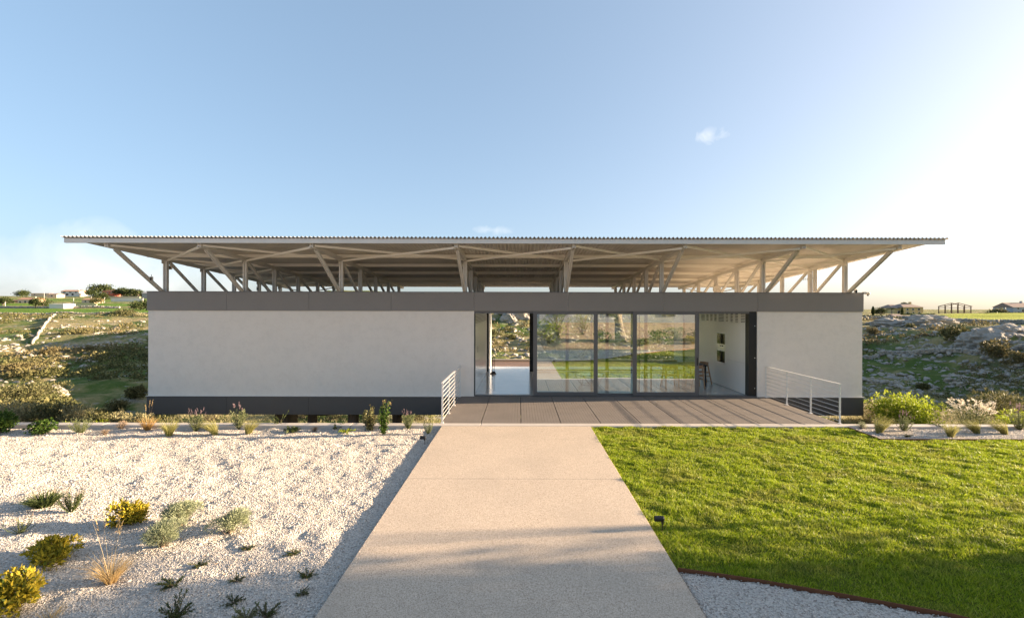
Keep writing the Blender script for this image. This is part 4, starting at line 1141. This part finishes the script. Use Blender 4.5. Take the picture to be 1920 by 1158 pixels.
def scrub_stuff():
    x, y, a = sample_view(12000, 16, 240, [(-1.25, -.72), (-1.25, -.72), (-.12, .36), (.68, 1.18)], rng, .85)
    nz = fbm(x*.05, y*.06, 61) + .5*fbm(x*.2, y*.2, 62)
    low = (y > 40) & (y < 75) & (a < -.6)
    near_ = (a > -1.0) & (a < -.7) & (y > 20) & (y < 52)
    ok = (nz > np.where(near_, -.35, 0) + np.where(low, -.02, np.where(a > .5, -.08, .12))) & ~((a < -.6) & (y > 198)) & ~((x > 86) & (a > .5)) & ~((a > -.2) & (a < .4) & (y > 95)) & (rng.random(len(x)) < .8)
    x, y, a = x[ok], y[ok], a[ok]; n = len(x)
    R_ = (.22 + .55*rng.random(n)**2)*np.clip(y/55, .7, 2.0)*np.where((y > 40) & (y < 78) & (a < -.6), 1.35, 1)
    z = terrain(x, y)
    m = 46
    v = rng.normal(size=(n, m, 3)); v /= np.linalg.norm(v, axis=2, keepdims=True); v[..., 2] = np.abs(v[..., 2])
    rr = (.55 + .5*rng.random((n, m, 1)))*(1 + .35*np.sin(v[..., :1]*5 + x[:, None, None])*np.cos(v[..., 1:2]*4 + y[:, None, None]))
    P = np.stack([x, y, z], 1)[:, None, :] + v*rr*R_[:, None, None]*[1.15, 1.15, .85]
    D = v + rng.normal(0, .6, v.shape)
    L = np.repeat(R_*.42, m)
    return leaf_quads(P.reshape(-1, 3), D.reshape(-1, 3), L, L*.62, rng)
sv, sf = scrub_stuff()
tag(link('scrub', np_mesh('scrub', sv, sf, M['lf_scrub'])), 'low dry scrub covering the valley slopes', 'scrub', kind='stuff')
def tufts_stuff():
    x, y, a = sample_view(26000, 12.2, 60, [(-1.25, -.70), (-.75, .36), (.66, 1.2)], rng)
    ok = fbm(x*.15, y*.15, 71) > -.25
    x, y = x[ok], y[ok]; n = len(x); z = terrain(x, y); m = 5
    P = np.repeat(np.stack([x, y, z-.02], 1), m, 0) + rng.normal(0, .06, (n*m, 3))*[1, 1, 0]
    D = np.stack([rng.normal(0, .5, n*m), rng.normal(0, .5, n*m), np.ones(n*m)], 1)
    return leaf_quads(P, D, .16*np.repeat(np.clip(y/18, .9, 2.2), m)*(.6+.8*rng.random(n*m)), .02*np.repeat(np.clip(y/18, 1, 2.5), m), rng, .35)
t2 = tufts_stuff()
tag(link('dry_grass', np_mesh('dry_grass', t2[0], t2[1], M['lf_silver'])), 'dry wild grass on the slopes around the house', 'grass', kind='stuff')

def boulder(name, label, p, sx, sy, sz, seed, cat='rock', sub=3):
    import bmesh
    bm = bmesh.new(); bmesh.ops.create_icosphere(bm, subdivisions=sub, radius=1)
    for v in bm.verts:
        c = v.co.copy(); x = np.array(c.x*1.7+seed*7.1); y = np.array(c.y*1.7+c.z*1.3+seed)
        k = 1 + .40*float(fbm(x, y, seed)) - .30*abs(float(fbm(np.array(c.x*2.6+c.y+seed), np.array(c.z*6+seed), seed+8))) + .22*float(fbm(np.array(c.x*4+seed), np.array(c.z*5+c.y*3), seed+3)) + .16*float(fbm(np.array(c.x*11+seed), np.array(c.z*13+c.y*9), seed+5))
        v.co = Vector((c.x*sx, c.y*sy, c.z*sz))*k
    me = bpy.data.meshes.new(name); bm.to_mesh(me); bm.free(); me.materials.append(M['rock'])
    o = link(name, me, None, p); return tag(o, label, cat)
def vb(px, py, d, name, label, sx, sy, sz, seed, sub=4):
    x = (px-CX)*d/FPX
    return boulder(name, label, (x, d, tz(x, d)+sz*.12), sx, sy, sz, seed, sub=sub)
vb(60, 735, 33, 'rock_outcrop', 'white limestone outcrop at the left above the wild bushes', 1.6, 1.0, .55, 3)
vb(97, 730, 35, 'rock_outcrop', 'white cliff-like rock at the edge of the shaded valley', 1.0, .9, .8, 4)
vb(12, 722, 40, 'rock_outcrop', 'pale flat rock at the left picture edge', 1.7, 1.0, .5, 5)
vb(1845, 650, 66, 'rock_outcrop', 'large grey-white rock face on the right slope', 3.4, 1.8, 2.2, 6)
vb(1895, 632, 69, 'rock_outcrop', 'jagged grey rock at right below the stone wall', 4.0, 2.0, 1.5, 7)
vb(1740, 622, 92, 'rock_outcrop', 'long pale rock band on the right slope below the hedge', 5.5, 1.8, 1.5, 8)
vb(1675, 617, 96, 'rock_outcrop', 'pale ledge at the left end of the right slope', 4.5, 1.8, 1.3, 9)
vb(975, 610, 101, 'rock_outcrop', 'white cliff seen through the open doorway, right of its view', 3.4, 1.8, 3.0, 10)
vb(958, 612, 100, 'rock_outcrop', 'white cliff seen through the open doorway, left of its view', 2.4, 1.6, 1.9, 11)
vb(1035, 606, 102, 'rock_outcrop', 'pale cliff behind the left glass door', 4.5, 1.8, 2.2, 12)
# dry-stone walls
def stone_wall(label, pts, h, th, group='dry-stone walls'):
    wl_ = thing('dry_stone_wall', label, 'stone wall', (pts[0][0], pts[0][1], tz(*pts[0])), 0, group)
    P = []; S = []
    ox, oy, oz = wl_.location
    for (xa, ya), (xb, yb) in zip(pts[:-1], pts[1:]):
        n = max(2, int(math.hypot(xb-xa, yb-ya)/(th*.55)))
        for t in np.linspace(0, 1, n, endpoint=False):
            x, y = xa+(xb-xa)*t, ya+(yb-ya)*t
            for lay in range(3):
                P.append((x+rng.normal(0, th*.12)-ox, y+rng.normal(0, th*.12)-oy, tz(x, y)+h*(lay+.35)/3-oz)); S.append(th*.55*(.8+.4*rng.random()))
    V_, F_ = chunk(np.array(P), np.array(S), .7, rng, ICO, ICF, .18)
    tag(link('stones', np_mesh('stones', V_, F_, M['rock']), wl_), kind='stuff')
def VX(px, d): return ((px-CX)*d/FPX, d)
stone_wall('pale dry-stone wall climbing straight up the left slope', [VX(61, 112), VX(72, 128), VX(84, 150), VX(95, 176), VX(104, 200)], .6, .42)
stone_wall('long low stone wall below the green fields at left', [VX(-60, 203), VX(60, 204), VX(170, 206), VX(300, 205)], .6, .6)
stone_wall('low stone wall behind the nearest green field at left', [VX(-40, 268), VX(80, 265), VX(120, 268), VX(225, 270)], .9, 1.0)
stone_wall('grey stone wall along the rim of the right slope', [VX(1620, 118), VX(1700, 116), VX(1780, 104), VX(1850, 92), VX(1930, 84)], .9, .6)
stone_wall('low terrace wall crossing the middle of the right slope', [VX(1625, 76), VX(1700, 72), VX(1780, 66), VX(1860, 62), VX(1930, 60)], .6, .5)

# ------------------------------------------------------------------ far houses
def far_house(name, label, px0, px1, pybase, d, hw, roof, wallmat, roofmat, wins, depth=8, cat='house', rz=0, chimney=True, hipped=False):
    x0, x1 = (px0-CX)*d/FPX, (px1-CX)*d/FPX; zb_ = CAM_H-(pybase-CY)*d/FPX
    w = x1-x0; r = thing(name, label, cat, ((x0+x1)/2, d, zb_), rz)
    zmin = min(0, tz((x0+x1)/2, d)-zb_) - 1.5
    MB().box(-w/2, w/2, 0, depth, zmin, hw).build('wall', M[wallmat], r)
    o = .35
    if hipped: rm = MB().add([(-w/2-o, -o, hw), (w/2+o, -o, hw), (w/2+o, depth+o, hw), (-w/2-o, depth+o, hw), (-w/4, depth/2, hw+roof), (w/4, depth/2, hw+roof)], [(0,1,5,4),(1,2,5),(2,3,4,5),(3,0,4),(3,2,1,0)])
    else: rm = MB().add([(-w/2-o, -o, hw), (w/2+o, -o, hw), (w/2+o, depth+o, hw), (-w/2-o, depth+o, hw), (-w/2-o, depth/2, hw+roof), (w/2+o, depth/2, hw+roof)], [(0,1,5,4),(1,2,5),(2,3,4,5),(3,0,4),(3,2,1,0)])
    rf = rm.build('roof', M[roofmat], r)
    if chimney: MB().box(w*.22, w*.22+.7, depth*.45, depth*.45+.7, hw+roof*.4, hw+roof+.8).build('chimney', M[wallmat], rf)
    for (u, z, ww, hh) in wins:
        wn_ = MB().box(u*w-ww/2-.1, u*w+ww/2+.1, -.06, -.003, z-.1, z+hh+.1).build('window', M['h_white'], r)
        MB().box(u*w-ww/2, u*w+ww/2, -.08, -.062, z, z+hh).build('pane', M['pane'], wn_)
    return r
far_house('white_villa', 'white two-storey house with red tiled roof on the left skyline', 114, 148, 556, 480, 4.6, 1.5, 'h_white', 'tile', [(-.38, .4, 2, 2), (-.15, .4, 2.6, 2), (.15, .4, 2, 2), (-.3, 2.9, 2.4, 1.2), (.02, 2.9, 2.4, 1.2), (.33, 2.9, 1.6, 1.2)], 10)
far_house('orange_house', 'orange and cream house at left above the dark round tree', 33, 62, 572, 335, 3.4, 1.3, 'h_cream', 'tile', [(-.33, .8, 1.4, 1.4), (0, .8, 1.4, 1.6), (.3, .8, 1.4, 1.4)], 9)
far_house('orange_wing', 'low orange outbuilding joined to the orange house', 16, 34, 571, 338, 2.2, .8, 'h_orange', 'tile', [(0, .6, 1.2, 1.2)], 7, chimney=False)
far_house('cream_cottage', 'small cream cottage between the fields at left', 153, 177, 570, 330, 2.5, 1.0, 'h_cream', 'tile', [(-.2, .8, 1, 1), (.2, .8, 1, 1)], 7, chimney=False)
far_house('white_shed', 'white flat shed beside the dark round tree at left', 92, 119, 580, 262, 2.6, .25, 'h_shed', 'h_shed', [], 7, 'shed', chimney=False)
far_house('red_house', 'red house among dark trees on the left skyline', 190, 213, 553, 500, 3.2, 1.6, 'h_red', 'tile', [(-.3, .8, 1.6, 1.4), (0, .8, 1.6, 1.4), (.3, .8, 1.6, 1.4)], 9)
far_house('pale_farmhouse', 'pale farmhouse behind the orange house on the left skyline', 88, 106, 559, 440, 2.6, 1.2, 'h_cream', 'tilegrey', [(0, .8, 1.4, 1.2)], 8, chimney=False)
far_house('grey_barn', 'grey roofed barn at left touching the house fascia', 266, 284, 556, 430, 2.4, 1.8, 'h_barn', 'h_barn', [], 10, 'barn', chimney=False)
far_house('tan_building', 'low tan building far on the left skyline', 58, 92, 556, 560, 2.6, .6, 'h_cream', 'tilegrey', [(-.3, .8, 1.4, 1.2), (.3, .8, 1.4, 1.2)], 8, chimney=False)
far_house('yellow_house', 'yellow house with a low tiled roof on the right skyline', 1694, 1731, 590, 200, 3.6, 1.5, 'h_yellow', 'tilegrey', [(-.3, 2.3, .8, .7), (-.02, 2.3, .8, .7), (.28, 2.3, .9, .8), (-.3, .5, .8, 1.1), (.0, .5, .8, 1.1), (.3, .5, .9, 1.1)], 9, hipped=True)
far_house('yellow_wing', 'lower left wing of the yellow house on the right', 1676, 1695, 590, 202, 3.2, 1.6, 'h_yellow', 'tilegrey', [(0, .9, 1, 1.2)], 9, hipped=True, chimney=False)
far_house('white_hut', 'tiny white hut before the hedge on the right rim', 1677, 1690, 599, 128, 1.2, .55, 'h_shed', 'tilegrey', [], 2.2, 'hut', chimney=False)
far_house('grey_house', 'pale grey house at the right picture edge', 1900, 1945, 586, 210, 2.9, 2.1, 'h_grey', 'tilegrey', [(-.1, .9, .9, 1.1), (-.3, 2.0, .8, .7)], 9)
# steel frame of an unfinished barn
def frame_barn():
    d = 190; x0, x1 = (1773-CX)*d/FPX, (1821-CX)*d/FPX; z0 = CAM_H-(586-CY)*d/FPX
    r = thing('steel_frame_barn', 'open rusty steel frame of an unfinished barn on the right rim', 'steel frame', ((x0+x1)/2, d, z0)); w = x1-x0
    for y in (0, 3.0):
        for u in (-.5, -.25, 0, .25, .5):
            zt_ = 2.8+(1-abs(u)*2)*1.35
            MB().box(u*w-.12, u*w+.12, y, y+.25, -1.0, zt_).build('column', M['rust'], r)
        MB().bar((-w/2-.4, y, 2.9), (0, y, 4.3), .15, .22).build('rafter', M['rust'], r); MB().bar((w/2+.4, y, 2.9), (0, y, 4.3), .15, .22).build('rafter', M['rust'], r)
        MB().bar((-w/2, y+.3, 2.4), (w/2, y+.3, 2.4), .12, .16).build('tie_beam', M['rust'], r)
        MB().bar((-w/2, y+.3, .5), (w/2, y+.3, .5), .12, .2).build('tie_beam', M['rust'], r)
    for u in (-.5, 0, .5):
        MB().bar((u*w, 0, 2.9+(1-abs(u)*2)*1.2), (u*w, 3.0, 2.9+(1-abs(u)*2)*1.2), .12, .15).build('ridge_beam', M['rust'], r)
frame_barn()
def plain_wall(name, label, px0, px1, py0, py1, d, mat):
    x0, x1 = (px0-CX)*d/FPX, (px1-CX)*d/FPX
    o = MB().box(x0, x1, d, d+.6, CAM_H-(py1-CY)*d/FPX-1.5, CAM_H-(py0-CY)*d/FPX).build(name, M[mat], bevel=.05)
    tag(o, label, 'wall')
plain_wall('white_boundary_wall', 'long white boundary wall below the dark trees at left', 208, 268, 560.5, 566, 360, 'h_white')
plain_wall('white_terrace_wall', 'narrow pale wall between the white wall and the red house', 200, 262, 557, 558.5, 410, 'h_cream')
plain_wall('cream_field_wall', 'short cream wall behind the green field below the cottage', 137, 181, 571.5, 573.5, 300, 'h_cream')

# ------------------------------------------------------------------ far trees and hedges
def ftree(name, label, px, pyb, d, wpx, hpx, mat='lf_tree', seed=0, n=1400, ct=.2, flat=.9, cat='tree'):
    s = d/FPX; x = (px-CX)*s; h = hpx*s; cr = wpx*s/2; z = CAM_H-(pyb-CY)*s
    return tree(name, label, (x, d, z), h, cr, n, max(cr*.18, .25), mat, seed, .04*h, 12, ct, 'bark', None, flat, 1, .6, cat)
FT = [('round_tree', 'dark round tree between the orange house and the white shed', 75, 580, 268, 26, 21, 'lf_tree', .15, .9), ('broad_tree', 'broad dark tree on the skyline above the orange house', 44, 558, 420, 22, 11, 'lf_tree', .15, .8),
      ('broad_tree', 'dark tree at the far left edge above the green field', 8, 576, 300, 22, 18, 'lf_tree', .15, .9), ('pine_tree', 'tall domed tree group left of the red house', 190, 556, 505, 34, 19, 'lf_tree', .2, .9),
      ('pine_tree', 'dark tree right of the red house on the skyline', 228, 556, 500, 24, 13, 'lf_tree', .2, 1.0), ('pine_tree', 'second dark tree right of the red house', 243, 556, 495, 20, 12, 'lf_tree', .2, 1.0),
      ('pine_tree', 'dark tree at the right end of the left skyline', 257, 557, 490, 20, 11, 'lf_tree', .2, 1.0), ('broad_tree', 'dark tree standing in front of the red house', 186, 566, 400, 24, 14, 'lf_tree', .2, .9),
      ('broad_tree', 'olive tree right of the cream cottage', 182, 572, 325, 18, 11, 'lf_olive', .2, .9), ('round_tree', 'round olive tree beside the house corner at left', 236, 600, 195, 30, 20, 'lf_olive', .15, .9),
      ('round_tree', 'dark shrubby tree left of the olive by the house corner', 212, 600, 198, 22, 14, 'lf_tree', .15, .9), ('round_tree', 'dark tree rising beside the fascia at left', 265, 585, 235, 30, 20, 'lf_tree', .15, .9),
      ('small_tree', 'brownish leafless tree beside the house corner', 262, 602, 190, 22, 14, 'lf_silver', .15, .9), ('pine_tree', 'tree left of the domed group on the skyline', 170, 557, 480, 18, 11, 'lf_tree', .2, 1.0),
      ('broad_tree', 'spreading dark tree left of the palm on the right skyline', 1650, 592, 165, 20, 17, 'lf_tree', .2, .9), ('broad_tree', 'rounded tree left of the grey house on the right', 1870, 588, 205, 26, 9, 'lf_olive', .15, .9),
      ('small_tree', 'small tree behind the roof of the yellow house', 1696, 582, 225, 10, 16, 'lf_tree', .4, .9)]
for k, (nm, lb, px, pyb, d, wp, hp_, mt, ct, fl) in enumerate(FT): ftree(nm, lb, px, pyb, d, wp, hp_, mt, 200+k, 1500, ct, fl)
def cypress(px, pyb, d, wpx, hpx, label, seed):
    s = d/FPX; g = np.random.default_rng(seed); p = ((px-CX)*s, d, CAM_H-(pyb-CY)*s); r = root_at('cypress', label, 'tree', p)
    h, w = hpx*s, wpx*s/2; n = 900; t = g.random(n); a = g.uniform(0, 6.28, n); rr = w*np.sin(np.pi*np.clip(t*.9+.1, 0, 1))**.7*(.7+.4*g.random(n))
    P = np.stack([np.cos(a)*rr, np.sin(a)*rr, t*h], 1)
    obj_np('crown', leaf_quads(P, np.stack([np.cos(a)*.3, np.sin(a)*.3, np.ones(n)], 1), h*.12, w*.5, g), 'lf_tree', r)
    MB().tube([(0, 0, -.5), (0, 0, h*.3)], [w*.25, w*.2], 6).build('trunk', M['bark'], r)
cypress(1637, 590, 160, 4.6, 16, 'slim dark cypress on the right skyline near the house corner', 240)
cypress(1691.5, 592, 185, 3.4, 16, 'slim dark cypress before the yellow house', 241)
def palm(px, pyb, d, hpx, label, seed):
    s = d/FPX; g = np.random.default_rng(seed); p = ((px-CX)*s, d, CAM_H-(pyb-CY)*s); r = root_at('palm_tree', label, 'tree', p); h = hpx*s
    MB().tube([(0, 0, -.5), (.05, 0, h*.5), (0, 0, h*.8)], [.22, .17, .15], 7).build('trunk', M['bark'], r)
    n = 26; a = g.uniform(0, 6.28, n); D = np.stack([np.cos(a), np.sin(a), .2+1.0*g.random(n)], 1)
    obj_np('fronds', blades(np.repeat([[0, 0, h*.8]], n, 0), D, h*.42, .42, g, .9, 4), 'lf_tree', r)
palm(1672, 592, 175, 18, 'palm tree left of the yellow house', 245)
palm(1700, 582, 222, 17, 'palm tree rising behind the roof of the yellow house', 246)
def hedge(px0, px1, py0, py1, d, label, seed, mat='lf_tree'):
    s = d/FPX; g = np.random.default_rng(seed); x0, x1 = (px0-CX)*s, (px1-CX)*s; z0, z1 = CAM_H-(py1-CY)*s, CAM_H-(py0-CY)*s
    r = root_at('hedge', label, 'hedge', ((x0+x1)/2, d, z0)); n = int(60*(x1-x0)/(z1-z0)+900)
    P = np.stack([g.uniform(-(x1-x0)/2, (x1-x0)/2, n), g.uniform(0, 2, n), (z1-z0)*g.random(n)**.7], 1); P[:, 2] *= 1 + .12*np.sin(P[:, 0]*1.7)
    obj_np('foliage', leaf_quads(P, g.normal(0, 1, (n, 3)), .55, .4, g), mat, r)
    MB().box(-(x1-x0)/2, (x1-x0)/2, .4, 1.6, -1.5, (z1-z0)*.8).build('branches', M['lf_tree'], r)
hedge(1620, 1676, 591, 597.5, 150, 'dark clipped hedge on the right rim near the house corner', 250)
hedge(1690, 1757, 588, 592.5, 165, 'dark clipped hedge before the yellow house', 251)
hedge(1855, 1930, 584.5, 588.5, 190, 'low hedge before the grey house on the right', 252)
hedge(225, 278, 551, 556, 520, 'dark tree belt along the left skyline', 253)
# prominent bushes on the slopes
SB = [(1640, 618, 88, 30, 14, 'lf_scrub', 'dark bush at the left end of the right slope'), (1708, 614, 88, 16, 10, 'lf_olive', 'brownish bush among the pale ledges at right'), (1793, 648, 70, 48, 25, 'lf_scrub', 'large dark bush in the middle of the right slope'),
      (1872, 662, 60, 52, 30, 'lf_scrub', 'large dark bush below the grey rock face at right'), (1912, 668, 56, 36, 24, 'lf_scrub', 'dark green bush at the right picture edge on the slope'), (1857, 632, 72, 32, 15, 'lf_scrub', 'green bush growing on top of the grey rock face'),
      (1676, 726, 50, 26, 14, 'lf_scrub', 'green bush low on the right slope above the bright bush'), (1732, 702, 56, 22, 13, 'lf_scrub', 'round green bush in the lower right slope'), (1817, 745, 40, 38, 22, 'lf_tree', 'rounded green bush above the white seed heads'),
      (1762, 752, 38, 34, 15, 'lf_scrub', 'dark bush low on the right slope behind the bright bush'), (1860, 730, 44, 40, 18, 'lf_scrub', 'dark spreading bush above the olive bush at right'),
      (165, 655, 100, 26, 12, 'lf_scrub', 'dark bush in the middle of the sunlit left slope'), (95, 662, 96, 40, 14, 'lf_scrub', 'dark thicket left of the valley shadow'), (40, 690, 78, 40, 16, 'lf_scrub', 'dark thicket at left in the valley bottom'),
      (225, 745, 60, 40, 22, 'lf_scrub', 'green bush in the deep valley shadow'), (258, 735, 64, 30, 24, 'lf_scrub', 'bush in the valley shadow touching the house corner'), (190, 742, 58, 34, 18, 'lf_scrub', 'grey bush in the valley shadow above the pale bush'),
      (110, 700, 66, 30, 14, 'lf_olive', 'olive bush at the sunlit edge of the valley shadow'), (955, 632, 84, 22, 10, 'lf_scrub', 'dark bush seen through the doorway below the white cliff'), (925, 625, 88, 14, 9, 'lf_olive', 'olive bush seen through the doorway at its left')]
for k, (px, pyb, d, wp, hp_, mt, lb) in enumerate(SB):
    x = (px-CX)*d/FPX; rx = wp*d/FPX/2; h = hp_*d/FPX
    shrub('slope_bush', lb, Vector((x, d, tz(x, d)-.1)), rx, rx*.8, h, 1400, max(.16, h*.16), max(.1, h*.1), mt, None, 9, False, .3, 260+k, cat='bush')
# ------------------------------------------------------------------ house behind the camera (mirrored in the doors)
hb = thing('grey_garden_house', 'long pale grey garden house mirrored at the top of the glass doors', 'house', (12, -17, 1.2))
MB().box(-10, 14, -6, 0, -.5, 3.4).build('wall', M['h_grey'], hb)
MB().box(-10.3, 14.3, -6.3, .3, 3.402, 3.6).build('roof', M['clad'], hb)
for u in (-8, -2.5, 3, 8.5):
    w_ = MB().box(u-.7, u+.7, .003, .06, .9, 2.6).build('window', M['frame'], hb); MB().box(u-.6, u+.6, .061, .075, 1.0, 2.5).build('pane', M['pane'], w_)

# utility poles on the left plateau
for k, (px, pyb, d, hp2) in enumerate([(10, 580, 290, 13), (83, 560, 430, 11), (138, 572, 330, 12), (171, 569, 350, 12), (196, 571, 340, 12)]):
    s2 = d/FPX; h2 = hp2*s2
    r2 = thing('utility_pole', ['pole at the far left above the green field', 'pole left of the white villa on the skyline', 'pole left of the cream cottage', 'pole above the cream cottage', 'pole right of the cream cottage'][k] + ', thin and grey', 'pole', ((px-CX)*s2, d, CAM_H-(pyb-CY)*s2), 0, 'utility poles between the fields')
    MB().tube([(0, 0, -1), (0, 0, h2)], [.16, .10], 6).build('shaft', M['h_shed'], r2)
    MB().bar((-.8, 0, h2*.93), (.8, 0, h2*.93), .1, .12).build('cross_arm', M['h_shed'], r2)
# ------------------------------------------------------------------ garden spotlights
def spot(p, aim, label):
    r = thing('garden_spotlight', label, 'spotlight', p, 0, 'garden spotlights beside the walkway'); s = 1 if aim > 0 else -1
    MB().tube([(0, 0, -.03), (0, 0, .10)], .006, 8).build('spike', M['blackmetal'], r)
    MB().box(-.014, .014, -.012, .012, .085, .125).build('bracket', M['blackmetal'], r, bevel=.003)
    h = MB().lathe([(0, -.02), (.030, -.018), (.036, -.005), (.036, .095), (.033, .1), (.033, .09), (0, .088)], (0, 0, 0), 18, 'x')
    for v in range(len(h.v)): h.v[v] = (h.v[v][0]*s, h.v[v][1], h.v[v][2]+.15)
    ho = h.build('lamp_head', M['blackmetal'], r, smooth=False)
    MB().lathe([(0, 0), (.0325, 0)], (.0885*s, 0, .15), 18, 'x').build('lens', M['pane'], ho)
    MB().tube([(0, .015, .12), (-s*.05, .03, .10), (-s*.06, .04, .04), (-s*.03, .05, -.02)], .0035, 5).build('cable', M['blackmetal'], r)
pL = G(1243, 993, -.02); spot((pL.x, pL.y, -.02), -1, 'black garden spotlight standing in the lawn right of the walkway')
pK = G(797, 833, -.07); spot((pK.x, pK.y, -.075), -1, 'black garden spotlight in the gravel left of the walkway by the kerb')
# drain tube and manhole stick near the kerb
# ------------------------------------------------------------------ interior furniture
def table():
    r = thing('dining_table', 'black-framed dining table behind the right sliding door', 'table', (5.9, 17.55, 0))
    MB().box(-1.15, .93, -.5, .5, .735, .775).build('table_top', M['blackmetal'], r, bevel=.004)
    for x, y in ((-1.1, -.45), (.88, -.45), (-1.1, .45), (.88, .45)):
        MB().box(x-.022, x+.022, y-.022, y+.022, .0, .734).build('leg', M['blackmetal'], r)
table()
def chair(x, y, rz, label):
    r = thing('dining_chair', label, 'chair', (x, y, 0), rz, 'oak dining chairs')
    MB().prism([(-.22, -.2), (.22, -.2), (.25, .22), (-.25, .22)], .43, .455, 'z').build('seat', M['oak'], r, bevel=.006)
    for sx in (-1, 1):
        MB().bar((sx*.21, -.18, .44), (sx*.25, -.24, 0), .032, .032).build('leg', M['oak'], r)
        MB().bar((sx*.24, .30, 0), (sx*.21, .16, .72), .034, .036).build('leg', M['oak'], r)
        MB().bar((sx*.225, -.17, .30), (sx*.225, .24, .30), .022, .03).build('stretcher', M['oak'], r)
    b = MB(); n = 10
    for k in range(n):
        a0, a1 = math.pi*(.05+.9*k/n), math.pi*(.05+.9*(k+1)/n)
        q = lambda a: (math.cos(a)*.27, .02+math.sin(a)*.21)
        (xa, ya), (xb, yb) = q(a0), q(a1)
        b.bar((xa, ya, .755), (xb, yb, .755), .028, .11)
    b.build('backrest', M['oak'], r)
chair(6.88, 17.75, R(-90), 'oak chair at the right end of the dining table, seen in the gap')
chair(6.3, 16.85, R(180), 'oak chair on the near side of the table behind the right door')
chair(5.4, 16.85, R(180), 'second oak chair on the near side of the dining table')
chair(5.9, 18.3, 0, 'oak chair on the far side of the dining table')
def floor_lamp():
    r = thing('floor_lamp', 'slim black floor lamp in the open doorway', 'floor lamp', (-1.13, 20.3, 0))
    MB().box(-.13, .13, -.10, .10, .001, .035).box(-.07, .09, -.06, .06, .0355, .10).build('base', M['blackmetal'], r, bevel=.006)
    for x in (-.035, .04): MB().tube([(x, 0, .08), (x, 0, .72)], .012, 8).build('rod', M['blackmetal'], r)
    MB().tube([(0, 0, .70), (0, 0, 1.56)], .004, 6).build('stem', M['blackmetal'], r)
    MB().box(-.05, .055, -.015, .015, .70, .725).build('clamp', M['blackmetal'], r)
    MB().lathe([(.005, 1.53), (.085, 1.60), (.08, 1.605), (0, 1.56)], (0, 0, 0), 16).build('shade', M['frame'], r)
floor_lamp()
def wire_table():
    r = thing('wire_table', 'low wire-framed coffee table behind the left glass door', 'table', (2.6, 17.4, 0)); mb = MB(); n = 6
    top = [(math.cos(2*math.pi*k/n)*.55, math.sin(2*math.pi*k/n)*.45, .38) for k in range(n)]; bot = [(math.cos(2*math.pi*(k+.5)/n)*.36, math.sin(2*math.pi*(k+.5)/n)*.3, .012) for k in range(n)]
    for k in range(n):
        for a, b in ((top[k], top[(k+1) % n]), (bot[k], bot[(k+1) % n]), (top[k], bot[k]), (top[(k+1) % n], bot[k])): mb.tube([a, b], .007, 5)
    mb.build('wire_frame', M['blackmetal'], r); MB().lathe([(0, .388), (.5, .388), (.5, .398), (0, .398)], (0, 0, 0), 24).build('glass_top', M['glassclear'], r)
wire_table()
# ------------------------------------------------------------------ equipment on the roof
def flood(p, label, rz=0):
    r = thing('roof_floodlight', label, 'floodlight', p, rz, 'small floodlights on the roof struts')
    MB().box(-.04, .04, -.03, .03, -.13, 0).build('housing', M['whitebox'], r, bevel=.006)
    MB().bar((0, .0, -.01), (0, 0, .07), .012, .012).build('bracket', M['galv'], r)
    MB().box(-.033, .033, -.034, -.0305, -.12, -.03).build('lens', M['pane'], r)
xs_ = TX[0]; flood((xs_+.06, 14.62, 3.78), 'small floodlight on the foremost left roof strut')
flood((TX[7]+.10, 14.95, 3.45), 'small floodlight on the foremost right roof strut')
flood((TX[1]-.09, NY[0]+.9, 3.55), 'small white floodlight among the left roof posts')
flood((TX[6]+.09, NY[0]+.2, 3.52), 'small floodlight beside the post of the second right truss')
flood((TX[0]+.075, NY[0]+.1, 4.2), 'small floodlight at the top of the front left roof post')
r_ = thing('satellite_dish', 'round white dish mounted on a rear roof post at right', 'dish', (TX[6]-.03, NY[2]-.12, 3.55))
MB().lathe([(0, .02), (.08, .015), (.15, 0), (.17, -.03), (.16, -.04), (.08, 0), (0, .005)], (0, -.03, .05), 18, 'y').build('reflector', M['whitebox'], r_, smooth=True)
MB().tube([(0, .0, -.33), (0, 0, .3)], .02, 8).build('mast', M['galv'], r_)
r_ = thing('panel_antenna', 'tall white panel antenna on the right roof post', 'antenna', (TX[7]+.18, NY[1], 3.42))
MB().box(-.06, .07, -.05, .05, 0, .86).build('panel', M['whitebox'], r_, bevel=.02)
MB().box(-.2, -.06, -.02, .02, .5, .56).build('arm', M['galv'], r_)
r_ = thing('yagi_aerial', 'thin aerial beside the panel antenna on the roof', 'aerial', (TX[7]-.1, NY[1]-.05, 3.9))
MB().bar((-.25, 0, 0), (.0, 0, 0), .015, .015).build('boom', M['galv'], r_)
for k in range(4): MB().bar((-.24+k*.07, 0, -.05), (-.24+k*.07, 0, .05), .008, .008).build('element', M['galv'], r_)
r_ = thing('security_camera', 'white security camera at the right corner of the fascia', 'camera', (HX1+.03, FY-.0, 3.32))
MB().box(-.02, .10, -.03, .03, -.02, .05).build('bracket', M['whitebox'], r_, bevel=.005)
MB().lathe([(0, -.08), (.035, -.075), (.04, -.02), (.04, .06), (.03, .065), (0, .06)], (.13, -.02, .0), 14, 'y').build('camera_body', M['whitebox'], r_, smooth=True)
MB().tube([(.13, -.02, -.03), (.14, -.02, -.075)], .028, 10).build('dome', M['pane'], r_)
